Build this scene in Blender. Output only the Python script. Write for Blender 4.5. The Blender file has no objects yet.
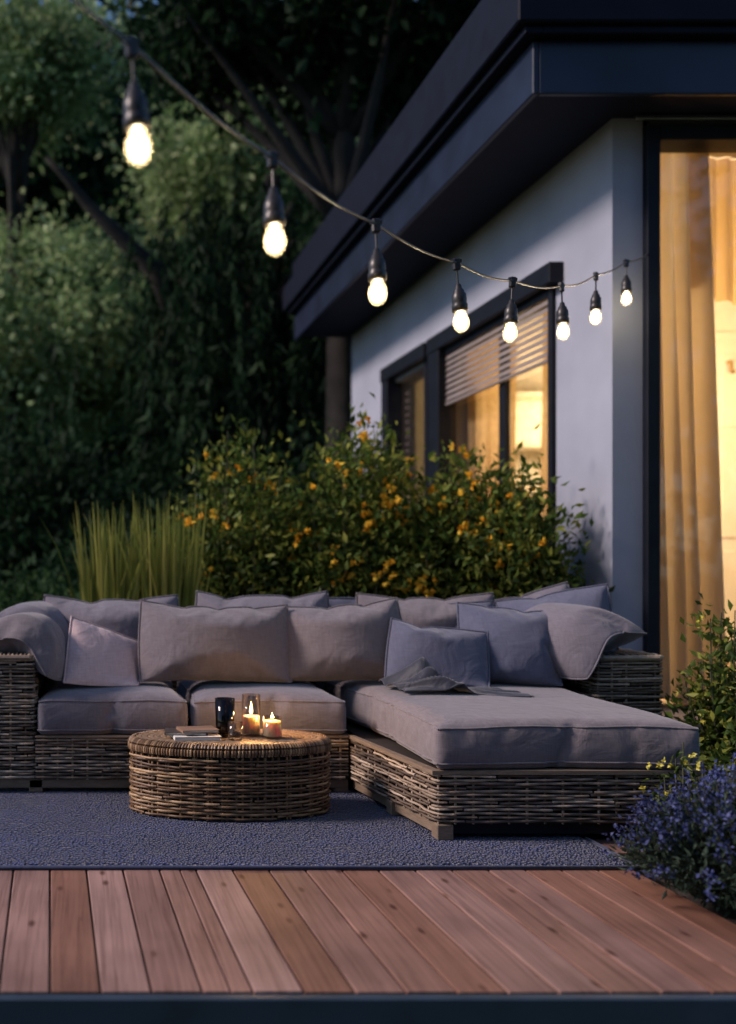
import bpy, math, random
import numpy as np
from mathutils import Vector, Matrix, Euler
R = math.radians
rng = np.random.default_rng(7)
random.seed(7)
sc = bpy.context.scene
HAZE = 0
COL = sc.collection

# ------------------------------------------------------------------ helpers
class MB:
    """collects shapes into one mesh"""
    def __init__(s): s.v = []; s.f = []; s.uv = None
    def add(s, V, F):
        b = len(s.v); s.v.extend([tuple(map(float, p)) for p in V]); s.f.extend([[i+b for i in q] for q in F])
    def box(s, x0, x1, y0, y1, z0, z1, bev=0.0):
        if bev <= 0:
            V = [(x, y, z) for z in (z0, z1) for y in (y0, y1) for x in (x0, x1)]
            F = [(0,2,3,1),(4,5,7,6),(0,1,5,4),(2,6,7,3),(0,4,6,2),(1,3,7,5)]
            s.add(V, F); return s
        b = bev
        # chamfered box: 24 vertices
        V = []; F = []
        X = (x0, x1); Y = (y0, y1); Z = (z0, z1); idx = {}
        for i in (0,1):
            for j in (0,1):
                for k in (0,1):
                    sx, sy, sz = (1-2*i), (1-2*j), (1-2*k)
                    for a in range(3):
                        p = [X[i]+sx*b, Y[j]+sy*b, Z[k]+sz*b]
                        p[a] = (X[i], Y[j], Z[k])[a]
                        idx[i,j,k,a] = len(V); V.append(tuple(p))
        def quad(q, c):
            P = [Vector(V[t]) for t in q]
            n = (P[1]-P[0]).cross(P[2]-P[0])
            if n.dot(sum(P, Vector())/len(P)-c) < 0: q = q[::-1]
            F.append(q)
        c = Vector(((x0+x1)/2, (y0+y1)/2, (z0+z1)/2))
        for i in (0,1):
            quad([idx[i,0,0,0], idx[i,1,0,0], idx[i,1,1,0], idx[i,0,1,0]], c)
            quad([idx[0,i,0,1], idx[1,i,0,1], idx[1,i,1,1], idx[0,i,1,1]], c)
            quad([idx[0,0,i,2], idx[1,0,i,2], idx[1,1,i,2], idx[0,1,i,2]], c)
            for j in (0,1):
                quad([idx[i,j,0,0], idx[i,j,1,0], idx[i,j,1,1], idx[i,j,0,1]], c)
                quad([idx[i,0,j,0], idx[i,1,j,0], idx[i,1,j,2], idx[i,0,j,2]], c)
                quad([idx[0,i,j,1], idx[1,i,j,1], idx[1,i,j,2], idx[0,i,j,2]], c)
                for k in (0,1):
                    quad([idx[i,j,k,0], idx[i,j,k,1], idx[i,j,k,2]], c)
        s.add(V, F); return s
    def prism(s, poly, z0, z1):
        n = len(poly)
        V = [(x, y, z0) for x, y in poly]+[(x, y, z1) for x, y in poly]
        F = [list(range(n))[::-1], list(range(n, 2*n))]+[[i, (i+1) % n, n+(i+1) % n, n+i] for i in range(n)]
        s.add(V, F); return s
    def tube(s, P, r, n=6, cap=True, ry=None):
        P = [Vector(p) for p in P]; m = len(P)
        rs = r if hasattr(r, '__len__') else [r]*m
        up = Vector((0,0,1)); V = []; F = []
        for i, p in enumerate(P):
            t = (P[min(i+1, m-1)]-P[max(i-1, 0)])
            t = t.normalized() if t.length > 1e-9 else Vector((0,0,1))
            u = up if abs(t.z) < .95 else Vector((0,1,0))
            a = t.cross(u).normalized(); b = a.cross(t).normalized()
            k = 1 if ry is None else ry
            for j in range(n):
                q = 2*math.pi*j/n
                V.append(p+a*math.cos(q)*rs[i]+b*math.sin(q)*rs[i]*k)
        for i in range(m-1):
            for j in range(n):
                F.append([i*n+j, i*n+(j+1) % n, (i+1)*n+(j+1) % n, (i+1)*n+j])
        if cap: F.append(list(range(n))[::-1]); F.append([(m-1)*n+j for j in range(n)])
        s.add(V, F); return s
    def lathe(s, prof, c=(0,0,0), n=24, ex=1, ey=1, cap=True):
        V = []; F = []; m = len(prof)
        for r, z in prof:
            for j in range(n):
                q = 2*math.pi*j/n; V.append((c[0]+r*ex*math.cos(q), c[1]+r*ey*math.sin(q), c[2]+z))
        for i in range(m-1):
            for j in range(n): F.append([i*n+j, i*n+(j+1) % n, (i+1)*n+(j+1) % n, (i+1)*n+j])
        if cap: F.append(list(range(n))[::-1]); F.append([(m-1)*n+j for j in range(n)])
        s.add(V, F); return s
    def build(s, name, mat, parent=None, smooth=False):
        me = bpy.data.meshes.new(name); me.from_pydata(s.v, [], s.f); me.update()
        if smooth: me.polygons.foreach_set('use_smooth', [True]*len(me.polygons))
        if mat: me.materials.append(mat)
        o = bpy.data.objects.new(name, me); COL.objects.link(o)
        if parent: o.parent = parent
        if parent:
            me.transform(Matrix.Translation(-parent_world(parent)))
        return o
def parent_world(p):
    v = Vector(p.location)
    while p.parent: p = p.parent; v = v+Vector(p.location)
    return v
def thing(name, label, cat, loc=(0,0,0), group=None):
    o = bpy.data.objects.new(name, None); COL.objects.link(o); o.location = loc
    o.empty_display_size = .1
    return tag(o, label, cat, group)
def tag(o, label=None, cat=None, group=None, kind=None):
    if label: o['label'] = label
    if cat: o['category'] = cat
    if group: o['group'] = group
    if kind: o['kind'] = kind
    return o
def np_mesh(name, V, F, mat, parent=None, smooth=False):
    V = np.asarray(V, dtype=np.float32); F = np.asarray(F, dtype=np.int32); k = F.shape[1]
    if parent: V = V-np.array(parent_world(parent), dtype=np.float32)
    me = bpy.data.meshes.new(name)
    me.vertices.add(len(V)); me.vertices.foreach_set('co', V.ravel())
    me.loops.add(F.size); me.loops.foreach_set('vertex_index', F.ravel())
    me.polygons.add(len(F)); me.polygons.foreach_set('loop_start', np.arange(0, F.size, k, dtype=np.int32))
    me.update(calc_edges=True)
    if smooth: me.polygons.foreach_set('use_smooth', np.ones(len(F), dtype=bool))
    me.materials.append(mat)
    o = bpy.data.objects.new(name, me); COL.objects.link(o)
    if parent: o.parent = parent
    return o

# ------------------------------------------------------------------ materials
def mat_new(name):
    m = bpy.data.materials.new(name); m.use_nodes = True
    nt = m.node_tree; b = nt.nodes['Principled BSDF']
    return m, nt, b
def N(nt, t, **kw):
    n = nt.nodes.new(t)
    for k, v in kw.items():
        if k in n.inputs: n.inputs[k].default_value = v
        else: setattr(n, k, v)
    return n
def ramp(nt, stops):
    r = nt.nodes.new('ShaderNodeValToRGB'); e = r.color_ramp.elements
    while len(e) < len(stops): e.new(.5)
    for q, (p, c) in zip(e, stops): q.position = p; q.color = (*c, 1)
    return r
def coords(nt, scale=(1,1,1), rot=(0,0,0)):
    t = N(nt, 'ShaderNodeTexCoord'); m = N(nt, 'ShaderNodeMapping')
    m.inputs['Scale'].default_value = scale; m.inputs['Rotation'].default_value = rot
    nt.links.new(t.outputs['Object'], m.inputs['Vector']); return m.outputs['Vector']
def plain(name, c, rough=.6, metal=0, var=.25, scale=6, bump=.0, spec=.5, bscale=60, coat=0):
    m, nt, b = mat_new(name); L = nt.links.new
    v = coords(nt)
    n = N(nt, 'ShaderNodeTexNoise', Scale=scale, Detail=5); L(v, n.inputs['Vector'])
    lo = tuple(x*(1-var) for x in c); hi = tuple(min(1, x*(1+var)) for x in c)
    r = ramp(nt, [(.3, lo), (.7, hi)]); L(n.outputs['Fac'], r.inputs['Fac']); L(r.outputs['Color'], b.inputs['Base Color'])
    b.inputs['Roughness'].default_value = rough; b.inputs['Metallic'].default_value = metal
    b.inputs['Specular IOR Level'].default_value = spec; b.inputs['Coat Weight'].default_value = coat
    if bump:
        n2 = N(nt, 'ShaderNodeTexNoise', Scale=bscale, Detail=6); L(v, n2.inputs['Vector'])
        bp = N(nt, 'ShaderNodeBump', Strength=bump, Distance=.01); L(n2.outputs['Fac'], bp.inputs['Height']); L(bp.outputs['Normal'], b.inputs['Normal'])
    return m
def fabric(name, c, rough=.9, sheen=.25, wr=.5):
    m, nt, b = mat_new(name); L = nt.links.new
    v = coords(nt)
    big = N(nt, 'ShaderNodeTexNoise', Scale=5, Detail=4); L(v, big.inputs['Vector'])
    v1 = coords(nt, (260, 18, 18)); f1 = N(nt, 'ShaderNodeTexNoise', Scale=1, Detail=3); L(v1, f1.inputs['Vector'])
    v2 = coords(nt, (18, 18, 260)); f2 = N(nt, 'ShaderNodeTexNoise', Scale=1, Detail=3); L(v2, f2.inputs['Vector'])
    a = N(nt, 'ShaderNodeMath', operation='ADD'); L(f1.outputs['Fac'], a.inputs[0]); L(f2.outputs['Fac'], a.inputs[1])
    a2 = N(nt, 'ShaderNodeMath', operation='MULTIPLY_ADD'); L(big.outputs['Fac'], a2.inputs[0]); a2.inputs[1].default_value = .35; L(a.outputs[0], a2.inputs[2])
    r = ramp(nt, [(.35, tuple(x*.72 for x in c)), (.85, tuple(x*1.22 for x in c))])
    s = N(nt, 'ShaderNodeMath', operation='MULTIPLY'); s.inputs[1].default_value = .5; L(a2.outputs[0], s.inputs[0])
    L(s.outputs[0], r.inputs['Fac']); L(r.outputs['Color'], b.inputs['Base Color'])
    b.inputs['Roughness'].default_value = rough; b.inputs['Sheen Weight'].default_value = sheen; b.inputs['Sheen Roughness'].default_value = .5
    b.inputs['Specular IOR Level'].default_value = .25
    # soft creases and thread relief
    w = N(nt, 'ShaderNodeTexNoise', Scale=7, Detail=3, Distortion=1.2); L(v, w.inputs['Vector'])
    bp = N(nt, 'ShaderNodeBump', Strength=wr, Distance=.02); L(w.outputs['Fac'], bp.inputs['Height'])
    bp2 = N(nt, 'ShaderNodeBump', Strength=.25, Distance=.002); L(a.outputs[0], bp2.inputs['Height']); L(bp.outputs['Normal'], bp2.inputs['Normal'])
    L(bp2.outputs['Normal'], b.inputs['Normal'])
    return m
def island(name, stops, rough=.6, spec=.4, noise=(30, .35), grain=None, bump=.3):
    """colour varies from piece to piece (strand, board) with a little grain inside each"""
    m, nt, b = mat_new(name); L = nt.links.new
    g = N(nt, 'ShaderNodeNewGeometry')
    r = ramp(nt, stops); L(g.outputs['Random Per Island'], r.inputs['Fac'])
    v = coords(nt, grain or (1,1,1))
    n = N(nt, 'ShaderNodeTexNoise', Scale=noise[0], Detail=6, Roughness=.65); L(v, n.inputs['Vector'])
    rr = ramp(nt, [(.25, (1-noise[1],)*3), (.75, (1+noise[1]*.5,)*3)]); L(n.outputs['Fac'], rr.inputs['Fac'])
    mx = N(nt, 'ShaderNodeMix', data_type='RGBA', blend_type='MULTIPLY'); mx.inputs['Factor'].default_value = 1
    L(r.outputs['Color'], mx.inputs['A']); L(rr.outputs['Color'], mx.inputs['B']); L(mx.outputs['Result'], b.inputs['Base Color'])
    b.inputs['Roughness'].default_value = rough; b.inputs['Specular IOR Level'].default_value = spec
    bp = N(nt, 'ShaderNodeBump', Strength=bump, Distance=.004); L(n.outputs['Fac'], bp.inputs['Height']); L(bp.outputs['Normal'], b.inputs['Normal'])
    return m
def leafmat(name, stops, transl=.35, rough=.6, spec=.1):
    m, nt, b = mat_new(name); L = nt.links.new
    g = N(nt, 'ShaderNodeNewGeometry'); r = ramp(nt, stops); L(g.outputs['Random Per Island'], r.inputs['Fac'])
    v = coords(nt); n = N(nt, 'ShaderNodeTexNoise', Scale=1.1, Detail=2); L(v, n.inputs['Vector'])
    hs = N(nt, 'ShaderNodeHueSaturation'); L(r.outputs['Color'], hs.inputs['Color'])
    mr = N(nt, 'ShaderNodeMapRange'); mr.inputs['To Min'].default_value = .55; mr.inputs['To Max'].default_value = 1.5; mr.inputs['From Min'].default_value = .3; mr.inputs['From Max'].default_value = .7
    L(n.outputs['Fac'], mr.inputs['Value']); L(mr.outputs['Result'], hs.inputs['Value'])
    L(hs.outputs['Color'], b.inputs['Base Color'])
    b.inputs['Roughness'].default_value = rough; b.inputs['Specular IOR Level'].default_value = spec
    t = N(nt, 'ShaderNodeBsdfTranslucent'); L(hs.outputs['Color'], t.inputs['Color'])
    mx = N(nt, 'ShaderNodeMixShader'); mx.inputs[0].default_value = transl
    L(b.outputs[0], mx.inputs[1]); L(t.outputs[0], mx.inputs[2]); L(mx.outputs[0], nt.nodes['Material Output'].inputs['Surface'])
    return m
def emit(name, c, s):
    m, nt, b = mat_new(name); nt.nodes.remove(b)
    e = N(nt, 'ShaderNodeEmission'); e.inputs['Color'].default_value = (*c, 1); e.inputs['Strength'].default_value = s
    nt.links.new(e.outputs[0], nt.nodes['Material Output'].inputs['Surface']); return m
def pane(name, tint=(1,1,1), gl=.08):
    m, nt, b = mat_new(name); nt.nodes.remove(b); L = nt.links.new
    t = N(nt, 'ShaderNodeBsdfTransparent'); t.inputs['Color'].default_value = (*tint, 1)
    g = N(nt, 'ShaderNodeBsdfGlossy', Roughness=.02)
    lw = N(nt, 'ShaderNodeLayerWeight', Blend=.25); ml = N(nt, 'ShaderNodeMath', operation='MULTIPLY_ADD')
    ml.inputs[1].default_value = .6; ml.inputs[2].default_value = gl*.4; L(lw.outputs['Fresnel'], ml.inputs[0])
    mx = N(nt, 'ShaderNodeMixShader'); L(ml.outputs[0], mx.inputs[0]); L(t.outputs[0], mx.inputs[1]); L(g.outputs[0], mx.inputs[2])
    L(mx.outputs[0], nt.nodes['Material Output'].inputs['Surface']); return m
def cloth_translucent(name, c, tr=.45):
    m, nt, b = mat_new(name); L = nt.links.new
    v = coords(nt, (220, 220, 260)); n = N(nt, 'ShaderNodeTexNoise', Scale=1, Detail=2); L(v, n.inputs['Vector'])
    r = ramp(nt, [(.3, tuple(x*.93 for x in c)), (.7, tuple(min(1, x*1.05) for x in c))]); L(n.outputs['Fac'], r.inputs['Fac'])
    L(r.outputs['Color'], b.inputs['Base Color']); b.inputs['Roughness'].default_value = .85; b.inputs['Specular IOR Level'].default_value = .2
    t = N(nt, 'ShaderNodeBsdfTranslucent'); L(r.outputs['Color'], t.inputs['Color'])
    mx = N(nt, 'ShaderNodeMixShader'); mx.inputs[0].default_value = tr
    L(b.outputs[0], mx.inputs[1]); L(t.outputs[0], mx.inputs[2]); L(mx.outputs[0], nt.nodes['Material Output'].inputs['Surface']); return m

M = {}
M['fab'] = fabric('mauve_grey_fabric', (.155, .142, .17))
M['fab_warm'] = fabric('taupe_fabric', (.168, .146, .16))
M['fab_pink'] = fabric('pale_rose_fabric', (.58, .44, .44))
M['fab_blue'] = fabric('slate_blue_fabric', (.095, .102, .155))
M['fab_throw'] = fabric('dark_slate_throw', (.016, .020, .036), rough=.55, sheen=.4, wr=.8)
M['wicker'] = island('wicker_strands', [(0, (.07,.05,.038)), (.35, (.18,.13,.095)), (.75, (.35,.27,.20)), (1, (.55,.44,.34))], rough=.5, spec=.5, noise=(60,.4))
M['wicker_table'] = island('table_wicker_strands', [(0, (.09,.048,.024)), (.4, (.19,.105,.052)), (.8, (.33,.20,.10)), (1, (.46,.30,.16))], rough=.5, spec=.5, noise=(60,.4))
M['wicker_back'] = plain('wicker_backing', (.02,.015,.012), rough=.8)
M['rail'] = island('sofa_rail_wood', [(0, (.16,.115,.085)), (1, (.21,.155,.11))], grain=(6,6,40), noise=(3,.4))
M['leg'] = M['rail']
M['black'] = plain('black_metal', (.006,.008,.014), rough=.5, bump=.05, spec=.2)
M['socket'] = plain('black_socket_rubber', (.018,.015,.013), rough=.4, var=.3, scale=40)
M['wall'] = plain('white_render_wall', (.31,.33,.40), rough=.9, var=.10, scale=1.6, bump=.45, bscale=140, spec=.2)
M['inner'] = plain('inside_plaster', (.72,.66,.55), rough=.9, var=.04)
M['soffit'] = plain('dark_soffit_paint', (.012,.016,.036), rough=.7, var=.1, spec=.2)
M['fascia'] = plain('dark_fascia_paint', (.010,.015,.034), rough=.38, var=.35, scale=3, bump=.12, bscale=12, spec=.45)
M['roof'] = plain('dark_roof_metal', (.004,.006,.015), rough=.6, spec=.15)
M['brass'] = plain('brass_trim', (.55,.38,.16), rough=.3, metal=1, var=.1)
M['steel'] = plain('pale_track_metal', (.5,.5,.5), rough=.3, metal=1, var=.1)
M['glass'] = pane('window_glass')
M['curtain'] = cloth_translucent('beige_curtain_cloth', (.80,.68,.50), .36)
M['curtain2'] = cloth_translucent('ochre_curtain_cloth', (.66,.47,.24), .42)
M['curtain_dim'] = cloth_translucent('rose_curtain_cloth', (.45,.36,.36), .3)
M['blind'] = plain('blind_slat_paint', (.22,.19,.18), rough=.5, var=.08)
M['ground'] = plain('dark_lawn_soil', (.03,.045,.018), rough=1, var=.5, scale=3, bump=.8, bscale=25)
M['soil'] = plain('bed_soil', (.03,.024,.02), rough=1, var=.5, scale=30, bump=1, bscale=60)
M['floor_in'] = plain('inside_wood_floor', (.35,.22,.12), rough=.4)
M['bark'] = plain('bark', (.02,.017,.014), rough=.95, var=.4, scale=5, bump=.8, bscale=12)
M['stem'] = plain('green_stem', (.05,.055,.025), rough=.8)
M['bulb'] = emit('bulb_glow', (1,.85,.60), 60)
M['cable'] = plain('cable_sheath', (.09,.085,.08), rough=.3, spec=.7)
def bulb_glass():
    m, nt, b = mat_new('frosted_bulb_glass'); nt.nodes.remove(b); L = nt.links.new
    t = N(nt, 'ShaderNodeBsdfTransparent'); t.inputs['Color'].default_value = (1,.93,.8,1)
    d = N(nt, 'ShaderNodeBsdfTranslucent'); d.inputs['Color'].default_value = (1,.84,.56,1)
    mx = N(nt, 'ShaderNodeMixShader'); mx.inputs[0].default_value = .05; L(t.outputs[0], mx.inputs[1]); L(d.outputs[0], mx.inputs[2])
    L(mx.outputs[0], nt.nodes['Material Output'].inputs['Surface']); return m
M['bulb_glass'] = bulb_glass()
M['lamp'] = emit('lamp_shade_glow', (1,.70,.34), 9)
M['flame'] = emit('candle_flame', (1,.62,.22), 30)
M['dark_glass'] = pane('smoked_glass', (.22,.17,.15), .06)
M['clear_glass'] = pane('clear_glass', (.95,.94,.92), .05)
M['paper'] = plain('paper', (.72,.68,.62), rough=.8, var=.05)
M['cover_dark'] = plain('dark_book_cover', (.06,.045,.04), rough=.45)
M['cover_tan'] = plain('tan_book_cover', (.28,.17,.11), rough=.5)
M['pebble'] = island('pebbles', [(0,(.16,.15,.16)), (1,(.45,.43,.44))], noise=(20,.3))
# wax, lit from inside a little by its own flame
def wax():
    m, nt, b = mat_new('candle_wax'); b.inputs['Base Color'].default_value = (.88,.74,.52,1); b.inputs['Roughness'].default_value = .5
    b.inputs['Subsurface Weight'].default_value = 1; b.inputs['Subsurface Radius'].default_value = (.03,.022,.014); b.inputs['Subsurface Scale'].default_value = 1
    return m
M['wax'] = wax()

# cedar boards: tone per board, long grain, knots
def cedar():
    m, nt, b = mat_new('cedar_boards'); L = nt.links.new
    g = N(nt, 'ShaderNodeNewGeometry')
    r = ramp(nt, [(0,(.20,.105,.08)), (.2,(.32,.205,.18)), (.42,(.25,.14,.11)), (.6,(.35,.225,.195)), (.8,(.21,.098,.06)), (1,(.31,.185,.15))]); L(g.outputs['Random Per Island'], r.inputs['Fac'])
    tc = N(nt, 'ShaderNodeTexCoord')
    off = N(nt, 'ShaderNodeVectorMath', operation='SCALE'); cmb = N(nt, 'ShaderNodeCombineXYZ')
    mul = N(nt, 'ShaderNodeMath', operation='MULTIPLY'); mul.inputs[1].default_value = 37; L(g.outputs['Random Per Island'], mul.inputs[0]); L(mul.outputs[0], cmb.inputs[1]); L(mul.outputs[0], cmb.inputs[2])
    ad = N(nt, 'ShaderNodeVectorMath', operation='ADD'); L(tc.outputs['Object'], ad.inputs[0]); L(cmb.outputs[0], ad.inputs[1])
    mp = N(nt, 'ShaderNodeMapping'); mp.inputs['Scale'].default_value = (75, 1.9, 1); L(ad.outputs[0], mp.inputs['Vector'])
    n = N(nt, 'ShaderNodeTexNoise', Scale=1, Detail=7, Roughness=.62, Distortion=.6); L(mp.outputs[0], n.inputs['Vector'])
    rr = ramp(nt, [(.28,(.5,.44,.42)), (.5,(.95,.94,.93)), (.75,(1.18,1.18,1.18))]); L(n.outputs['Fac'], rr.inputs['Fac'])
    mx = N(nt, 'ShaderNodeMix', data_type='RGBA', blend_type='MULTIPLY'); mx.inputs['Factor'].default_value = 1; L(r.outputs['Color'], mx.inputs['A']); L(rr.outputs['Color'], mx.inputs['B'])
    mp2 = N(nt, 'ShaderNodeMapping'); mp2.inputs['Scale'].default_value = (12, 4.6, 1); L(ad.outputs[0], mp2.inputs['Vector'])
    vo = N(nt, 'ShaderNodeTexVoronoi', Scale=1); L(mp2.outputs[0], vo.inputs['Vector'])
    rk = ramp(nt, [(.04,(.16,.10,.08)), (.10,(.5,.42,.38)), (.17,(1,1,1))]); L(vo.outputs['Distance'], rk.inputs['Fac'])
    mx2 = N(nt, 'ShaderNodeMix', data_type='RGBA', blend_type='MULTIPLY'); mx2.inputs['Factor'].default_value = .85; L(mx.outputs['Result'], mx2.inputs['A']); L(rk.outputs['Color'], mx2.inputs['B'])
    big = N(nt, 'ShaderNodeTexNoise', Scale=2.2, Detail=4); L(tc.outputs['Object'], big.inputs['Vector'])
    rb = ramp(nt, [(.3,(.60,.58,.58)), (.7,(1.04,1.02,1.01))]); L(big.outputs['Fac'], rb.inputs['Fac'])
    mx3 = N(nt, 'ShaderNodeMix', data_type='RGBA', blend_type='MULTIPLY'); mx3.inputs['Factor'].default_value = 1; L(mx2.outputs['Result'], mx3.inputs['A']); L(rb.outputs['Color'], mx3.inputs['B'])
    L(mx3.outputs['Result'], b.inputs['Base Color'])
    b.inputs['Roughness'].default_value = .58; b.inputs['Specular IOR Level'].default_value = .3
    bp = N(nt, 'ShaderNodeBump', Strength=.25, Distance=.003); L(n.outputs['Fac'], bp.inputs['Height']); L(bp.outputs['Normal'], b.inputs['Normal'])
    return m
M['cedar'] = cedar()
def rugmat():
    m, nt, b = mat_new('blue_rug'); L = nt.links.new
    v = coords(nt); vo = N(nt, 'ShaderNodeTexVoronoi', Scale=85); L(v, vo.inputs['Vector'])
    n = N(nt, 'ShaderNodeTexNoise', Scale=3, Detail=5); L(v, n.inputs['Vector'])
    a = N(nt, 'ShaderNodeMath', operation='MULTIPLY_ADD'); a.inputs[1].default_value = .6; L(n.outputs['Fac'], a.inputs[0]); L(vo.outputs['Distance'], a.inputs[2])
    r = ramp(nt, [(.22,(.06,.105,.37)), (.5,(.022,.042,.19)), (.8,(.004,.009,.045))]); L(a.outputs[0], r.inputs['Fac']); L(r.outputs['Color'], b.inputs['Base Color'])
    b.inputs['Roughness'].default_value = .95; b.inputs['Sheen Weight'].default_value = .3; b.inputs['Specular IOR Level'].default_value = .15
    bp = N(nt, 'ShaderNodeBump', Strength=1, Distance=.02); bp.invert = True; L(vo.outputs['Distance'], bp.inputs['Height']); L(bp.outputs['Normal'], b.inputs['Normal'])
    return m
M['rug'] = rugmat()

# ------------------------------------------------------------------ world, sun, camera
SUN_AZ, SUN_EL = R(-91), R(36)      # direction the light comes from: azimuth measured from +y towards +x
w = bpy.data.worlds.new('World'); sc.world = w; w.use_nodes = True
nt = w.node_tree; bg = nt.nodes['Background']
sky = nt.nodes.new('ShaderNodeTexSky'); sky.sky_type = 'NISHITA'; sky.sun_disc = False
sky.sun_elevation = SUN_EL; sky.sun_rotation = SUN_AZ; sky.ozone_density = 6; sky.dust_density = .5
nt.links.new(sky.outputs[0], bg.inputs['Color']); bg.inputs['Strength'].default_value = .078
sl = bpy.data.lights.new('sun', 'SUN'); sl.energy = 2.35; sl.angle = R(12); sl.color = (1,.80,.72)
so = bpy.data.objects.new('sun', sl); COL.objects.link(so)
d = Vector((math.sin(SUN_AZ)*math.cos(SUN_EL), math.cos(SUN_AZ)*math.cos(SUN_EL), math.sin(SUN_EL)))
so.rotation_euler = d.to_track_quat('Z', 'Y').to_euler(); so.location = d*20
cd = bpy.data.cameras.new('camera'); cam = bpy.data.objects.new('camera', cd); COL.objects.link(cam); sc.camera = cam
cam.location = (0,0,1.1); cam.rotation_euler = (R(90),0,0)
cd.sensor_fit = 'AUTO'; cd.sensor_width = 36; cd.lens = 36*1000/1024; cd.shift_x = (368-80)/1024; cd.shift_y = 50/1024
cd.clip_start = .05; cd.clip_end = 500
cd.dof.use_dof = True; cd.dof.focus_distance = 4.05; cd.dof.aperture_fstop = 1.15
sc.view_settings.view_transform = 'Standard'; sc.view_settings.look = 'None'; sc.view_settings.exposure = .8; sc.view_settings.gamma = 1
sc.render.engine = 'CYCLES'
try:
    sc.cycles.use_denoising = True; sc.cycles.denoiser = 'OPENIMAGEDENOISE'
except Exception: pass
sc.cycles.max_bounces = 7; sc.cycles.diffuse_bounces = 3; sc.cycles.transparent_max_bounces = 16
sc.cycles.caustics_reflective = False; sc.cycles.caustics_refractive = False; sc.cycles.sample_clamp_indirect = 4

# ------------------------------------------------------------------ evening air
m = bpy.data.materials.new('haze_air'); m.use_nodes = True; nt = m.node_tree; nt.nodes.remove(nt.nodes['Principled BSDF'])
pv = nt.nodes.new('ShaderNodeVolumePrincipled'); pv.inputs['Color'].default_value = (.84,.93,.88,1); pv.inputs['Density'].default_value = HAZE
nt.links.new(pv.outputs[0], nt.nodes['Material Output'].inputs['Volume'])
if HAZE: tag(MB().box(-20, 26, -8, 45, -1.4, 24).build('haze', m), kind='stuff')

# ------------------------------------------------------------------ ground, deck, rug
g = MB(); g.add([(-300,-80,-.32),(300,-80,-.32),(300,400,-.32),(-300,400,-.32)], [(0,1,2,3)])
tag(g.build('ground', M['ground']), kind='structure')
SK = -.03
dk = MB(); pitch = .1303; gap = .006
DY0, DY1 = 2.56, 6.19
for k in range(-14, 31):
    xa = -.107+k*pitch+gap/2; xb = xa+pitch-gap
    if k == 3: pieces = [(xa, xa+.068), (xa+.072, xb)]
    else: pieces = [(xa, xb)]
    for a, b_ in pieces:
        y0, y1 = DY0, DY1
        if a > 1.98: y0 = 3.78
        if a > 3.0: y0 = 5.0
        for ya, yb in ((y0, y1),):
            n = 1
            def X(x, y): return x+SK*(y-3.571)
            z1 = rng.uniform(-.0012, .0012); z0 = -.028; c = .003
            V = []; F = []
            for y in (ya, yb):
                V += [(X(a,y),y,z0),(X(b_,y),y,z0),(X(b_,y),y,z1-c),(X(b_-c,y),y,z1),(X(a+c,y),y,z1),(X(a,y),y,z1-c)]
            F = [[i,(i+1)%6,6+(i+1)%6,6+i] for i in range(6)]+[[5,4,3,2,1,0],[6,7,8,9,10,11]]
            dk.add(V, F)
tag(dk.build('deck', M['cedar']), kind='structure')
# keep the sub-frame out of the planting bed
de = MB(); de.box(-2.4, 2.0, 2.525, 2.555, -.31, -.003, .004)
de.box(-2.2, 1.97, 2.6, 3.75, -.31, -.034); de.box(-2.2, 2.95, 3.76, 6.18, -.31, -.034)
M['deck_edge'] = plain('dark_blue_edging', (.03,.05,.075), rough=.4)
tag(de.build('deck_edging', M['deck_edge']), kind='structure')
pb = MB(); nx, ny = 40, 60
V = [(2.0+ i/nx*2.6, 2.3+j/ny*3.88, -.06+.02*math.sin(i*1.3)*math.cos(j*.9)+rng.uniform(-.012,.012)) for j in range(ny+1) for i in range(nx+1)]
F = [(j*(nx+1)+i, j*(nx+1)+i+1, (j+1)*(nx+1)+i+1, (j+1)*(nx+1)+i) for j in range(ny) for i in range(nx) if not (V[j*(nx+1)+i][1] > 3.68 and V[j*(nx+1)+i][0] < 2.86)]
pb.add(V, F); tag(pb.build('planting_bed', M['soil'], smooth=True), kind='structure')
# rug: thick woven sheet with a rounded edge and uneven surface
nx, ny = 120, 80
rx0, rx1, ry0, ry1 = -1.75, 2.0, 3.572, 5.95
V = []
for j in range(ny+1):
    for i in range(nx+1):
        u, v = i/nx, j/ny
        x = rx0+u*(rx1-rx0); y = ry0+v*(ry1-ry0)
        e = min(u*(rx1-rx0), (1-u)*(rx1-rx0), v*(ry1-ry0), (1-v)*(ry1-ry0))
        V.append((x, y+.0015*math.sin(x*9), .003+.012*min(1, e/.02)+.0012*math.sin(x*7+y*3)))
F = [(j*(nx+1)+i, j*(nx+1)+i+1, (j+1)*(nx+1)+i+1, (j+1)*(nx+1)+i) for j in range(ny) for i in range(nx)]
rg = MB(); rg.add(V, F); rug = rg.build('rug', M['rug'], smooth=True)
tag(rug, 'flat navy blue woven outdoor rug under the sofa and coffee table', 'rug')
bd = MB(); bd.tube([(rx0,ry0,.008),(rx1,ry0,.008),(rx1,ry1,.008),(rx0,ry1,.008),(rx0,ry0,.008)], .008, 6)
M['rug_edge'] = fabric('rug_binding', (.03,.04,.085)); bd.build('binding', M['rug_edge'], rug, smooth=True)

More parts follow.
